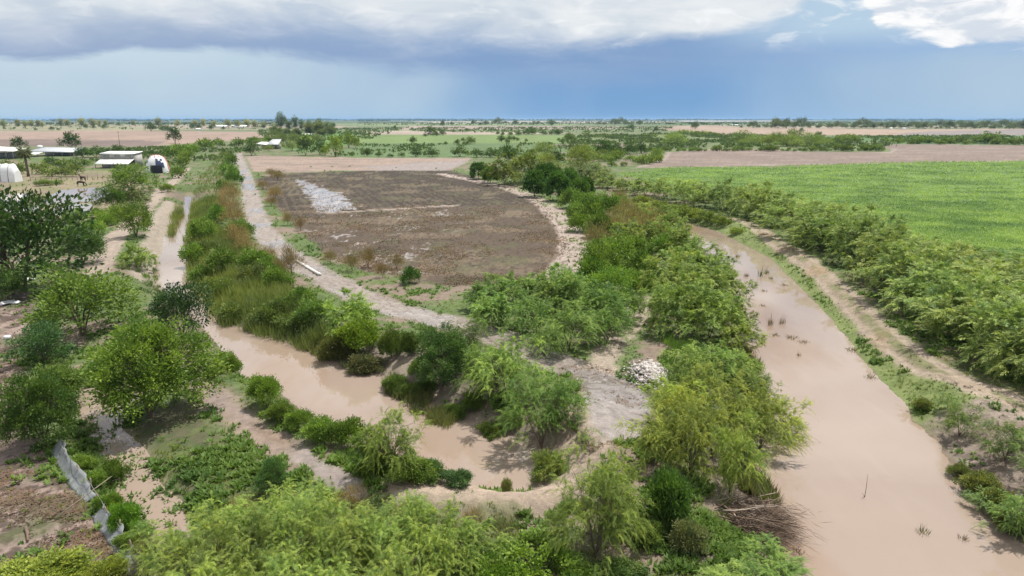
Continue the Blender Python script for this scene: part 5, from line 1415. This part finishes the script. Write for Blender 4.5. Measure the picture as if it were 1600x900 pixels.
def small(g):
    for _ in range(1300):
        x, y = rr.normal(0, 15 * k), rr.normal(0, 1.3)
        chunk(g, rr, (x, y, heap_z(x, y) * .92 + .02), rr.uniform(.06, .18))
t.part("fine_rubble", small, M_RUBBLE, kind="stuff")

# cut branches piled on the second canal's bank
t = Thing("brush_heap", "heap of dead cut branches sliding down to the second canal", "brush heap", 1178, 812)
k = t.s
def limb(g, r):
    P = [np.zeros(3)]
    d = unit(np.array([1, r.normal(0, .15), r.normal(0, .1)]))
    for i in range(5):
        d = unit(d + r.normal(0, .16, 3)); P.append(P[-1] + d * .62)
    g.tube(P, np.linspace(.055, .012, 6), 5)
    for i in range(2, 5):
        e = unit(d + r.normal(0, .6, 3))
        g.tube([P[i], P[i] + e * .5, P[i] + e * .9 + r.normal(0, .1, 3)], [.022, .014, .005], 3)
bp = [t.part("branch", lambda g: limb(g, rr), M_BRUSH) for _ in range(4)] + [t.part("branch", lambda g: limb(g, rr), M_PALE, label="bleached bare branch") for _ in range(2)]
for i in range(150):
    u, v = rr.uniform(-1, 1), rr.uniform(0, 1)
    loc = (-1.7 + .6 * rr.normal() + v * .6, 1.25 * u + rr.normal(0, .25), 1.0 * (1 - u * u) * (1 - .5 * v) + rr.uniform(0, .35) - .25)
    rot = (rr.uniform(0, 6), rr.uniform(.05, .45), rr.normal(-.35, .38))
    s = rr.uniform(.5, .95)
    j = i % 4 if i % 9 else 4 + (i // 9) % 2
    if i < 6:
        bp[i].location, bp[i].rotation_euler, bp[i].scale = loc, rot, (s,) * 3
    else:
        t.dup(bp[j], loc, rot, (s,) * 3)
def twig_mat(g):
    n = 7000
    P = np.stack([rr.normal(-.1, .95, n), rr.normal(0, .9, n), rr.uniform(-.35, .75, n)], 1)
    P[:, 2] *= np.exp(-(P[:, 1] / 1.6) ** 2)
    g.blades(P, unit(np.stack([np.ones(n), rr.normal(-.3, .5, n), rr.normal(-.25, .35, n)], 1)), unit(rr.normal(0, 1, (n, 3))), rr.uniform(.3, 1.0, n), .022, rr.uniform(0, 1, n))
t.part("twig_mat", twig_mat, M_BRUSH, kind="stuff")

# pale pipe by the track
t = Thing("drain_pipe", "white pipe lying beside the pale track at the shrubs", "pipe", 484, 424)
x1, y1, z1 = spot(463, 409); x2, y2, z2 = spot(500, 431)
p0, p1 = np.array([x1, y1, z1 + .16]) - np.array(t.o.location), np.array([x2, y2, z2 + .16]) - np.array(t.o.location)
t.part("pipe", lambda g: g.tube([p0, (p0 + p1) / 2, p1], [.2, .2, .2], 12), M_PIPE, True)
t.part("collar", lambda g: [g.tube([p1 + (p0 - p1) * f, p1 + (p0 - p1) * (f + .03)], [.25, .25], 12) for f in (0, .5)], M_PIPE, True)

# litter in the yard
def scrap(px, py, w, d, label, mat=M_WHITE, rot=0.0, name="sheet"):
    x, y, z = spot(px, py); s = mpp(x, y)
    n = 7; V, F = [], []
    for i in range(n):
        for j in range(4):
            V.append(((i / (n - 1) - .5) * w * s, (j / 3 - .5) * d * s, .10 + .10 * math.sin(i * 1.3 + j) + .05 * rng.normal()))
    for i in range(n - 1):
        for j in range(3):
            b = i * 4 + j; F.append((b, b + 4, b + 5, b + 1))
    g = Geo(); g.add(V, F4=F)
    o = link(name, g.mesh(name, [mat]), None, loc=(x, y, z), label=label, category=name)
    o.rotation_euler[2] = rot
    o.modifiers.new("thick", "SOLIDIFY").thickness = .02
scrap(14, 474, 20, 26, "crumpled white sheet lying at the yard's far edge", rot=-.5)
scrap(34, 440, 14, 14, "small pale board under the huge dark tree", rot=.2, name="board")
scrap(46, 437, 14, 10, "second pale board under the huge dark tree", rot=-.3, name="board")
scrap(1200, 831, 10, 16, "white plastic scrap caught in the cut branches", rot=.4, name="plastic_scrap")
t = Thing("bucket", "white bucket lying alone in the muddy yard", "bucket", 11, 530)
t.part("shell", lambda g: g.tube([(-.22, 0, .2), (.0, 0, .2), (.24, 0, .2)], [.17, .19, .21], 12), M_WHITE, True)
t.part("rim", lambda g: g.tube([(.24, 0, .2), (.27, 0, .2)], [.225, .225], 12), M_WHITE, True)
t = Thing("log", "broken dark log lying in the muddy yard", "log", 42, 836, rot=-.9)
t.part("bole", lambda g: g.tube([(-.7, 0, .08), (0, .04, .12), (.75, 0, .09)], [.09, .08, .05], 7), M_BRUSH, True)
t.part("stub", lambda g: g.tube([(.2, .03, .1), (.45, .25, .25)], [.04, .015], 5), M_BRUSH)
t = Thing("branch", "thin bare branch propped across the cloth fence", "branch", 118, 800, rot=.8)
t.part("stick", lambda g: g.tube([(-.9, 0, .05), (.6, .05, .7), (1.9, .1, 1.25)], [.03, .025, .012], 5), M_PALE)
t.part("twig", lambda g: g.tube([(.6, .05, .7), (1.0, -.3, 1.1)], [.012, .005], 4), M_PALE)

# things standing in the second canal
def in_water(px, py):
    x, y = at(px, py, WL); return x, y
x, y = in_water(1351, 776)
o = link("dead_stick", None, loc=(x, y, WL), label="forked dead stick standing alone in the second canal", category="stick")
g = Geo(); g.tube([(0, 0, -.5), (.02, 0, .7), (.0, 0, 1.5)], [.02, .014, .006], 5); link("stem", g.mesh("stem", [M_BRUSH]), o)
g = Geo(); g.tube([(0, 0, .0), (-.2, -.05, .28)], [.016, .006], 4); link("fork", g.mesh("fork", [M_BRUSH]), o)
REED = []
for v in range(3):
    f, s_ = Geo(), Geo()
    n = 40
    a = rng.uniform(0, 6.28, n); q = rng.uniform(0, .45, n)
    f.blades(np.stack([np.cos(a) * q, np.sin(a) * q, np.full(n, -.1)], 1), unit(np.stack([np.cos(a) * .25, np.sin(a) * .25, np.ones(n)], 1)), unit(rng.normal(0, 1, (n, 3)) * [1, 1, .1]), rng.uniform(.4, 1.1, n), .05, rng.uniform(0, 1, n))
    for j in range(5):
        s_.tube([(rng.normal(0, .2), rng.normal(0, .2), -.2), (rng.normal(0, .25), rng.normal(0, .25), 1.2)], [.012, .006], 3)
    REED.append((f.mesh("reed_leaves", [M_LEAF]), s_.mesh("reed_stalks", [M_BRUSH])))
for i, (px, py, scz, wd, lab) in enumerate(((1188, 432, 1.9, 1.0, "tall clump of reeds standing in the second canal"), (1198, 428, 1.3, 1.1, "shorter green reed clump beside the tallest canal reeds"), (1205, 436, .7, .8, "low weed tuft just in front of the two reed clumps"), (1152, 402, .9, 1.0, "small weed tuft off the second canal's far bushes"),
        (1166, 432, .8, 1.2, "pale weed tuft west of the reed clumps"), (1203, 508, 1.6, .9, "thin dry reeds in midstream, the western stand"), (1222, 506, 1.3, .9, "thin dry reeds in midstream, the eastern stand"), (1236, 528, .5, 1.6, "floating brown weed patch below the dry reeds"), (1211, 524, .4, 1.2, "floating brown weed patch beside the dry reeds"),
        (1194, 455, .4, 1.0, "floating weed tuft below the tall reeds"), (1256, 535, .35, 1.4, "flat weed patch toward the grassy bank"), (1192, 478, .35, 1.0, "small floating weed cluster upstream of the dry reeds"), (1248, 556, .6, .5, "twin thin stems in open water"), (1360, 590, .45, 1.3, "dark weed at the foot of the grassy bank"),
        (1441, 833, .7, .8, "leafy snag in the nearest water"), (1505, 843, .4, .7, "tiny snag near the litter bank"), (1333, 548, .5, 1.6, "grey flotsam caught at the grassy bank"), (1246, 862, .35, .8, "black twig floating beside the cut branches"), (1226, 446, .45, 1.0, "weed tuft in the bend by the grassy bank"))):
    x, y = in_water(px, py)
    o = link("reed_clump" if "reed" in lab.split("beside")[0] else "water_weed", None, loc=(x, y, WL), label=lab, category="reeds" if "reed" in lab else "water plant")
    o.scale = (wd * .8, wd * .8, scz * .7); o.rotation_euler[2] = rng.uniform(0, 6)
    a, b = REED[i % 3]
    link("foliage", a, o).color = (0.12, 0.14, 0.045, 1) if i in (1, 2, 14, 0) else (0.15, 0.12, 0.06, 1)
    link("stem", b, o)

# ------------------------------------------------------------------ the air between here and the horizon
def haze():
    m, N = new_mat("air")
    out = N.n("ShaderNodeOutputMaterial")
    v = N.n("ShaderNodeVolumePrincipled")
    v.inputs["Color"].default_value = (0.33, 0.52, 0.82, 1)
    v.inputs["Density"].default_value = HAZE
    v.inputs["Anisotropy"].default_value = 0.0
    N.put(out.inputs["Volume"], v.outputs[0])
    g = Geo(); g.box((0, 20000, 22.0), (130000, 90000, 52.0))
    link("haze", g.mesh("haze", [m]), kind="stuff")
HAZE = 4.5e-5
haze()
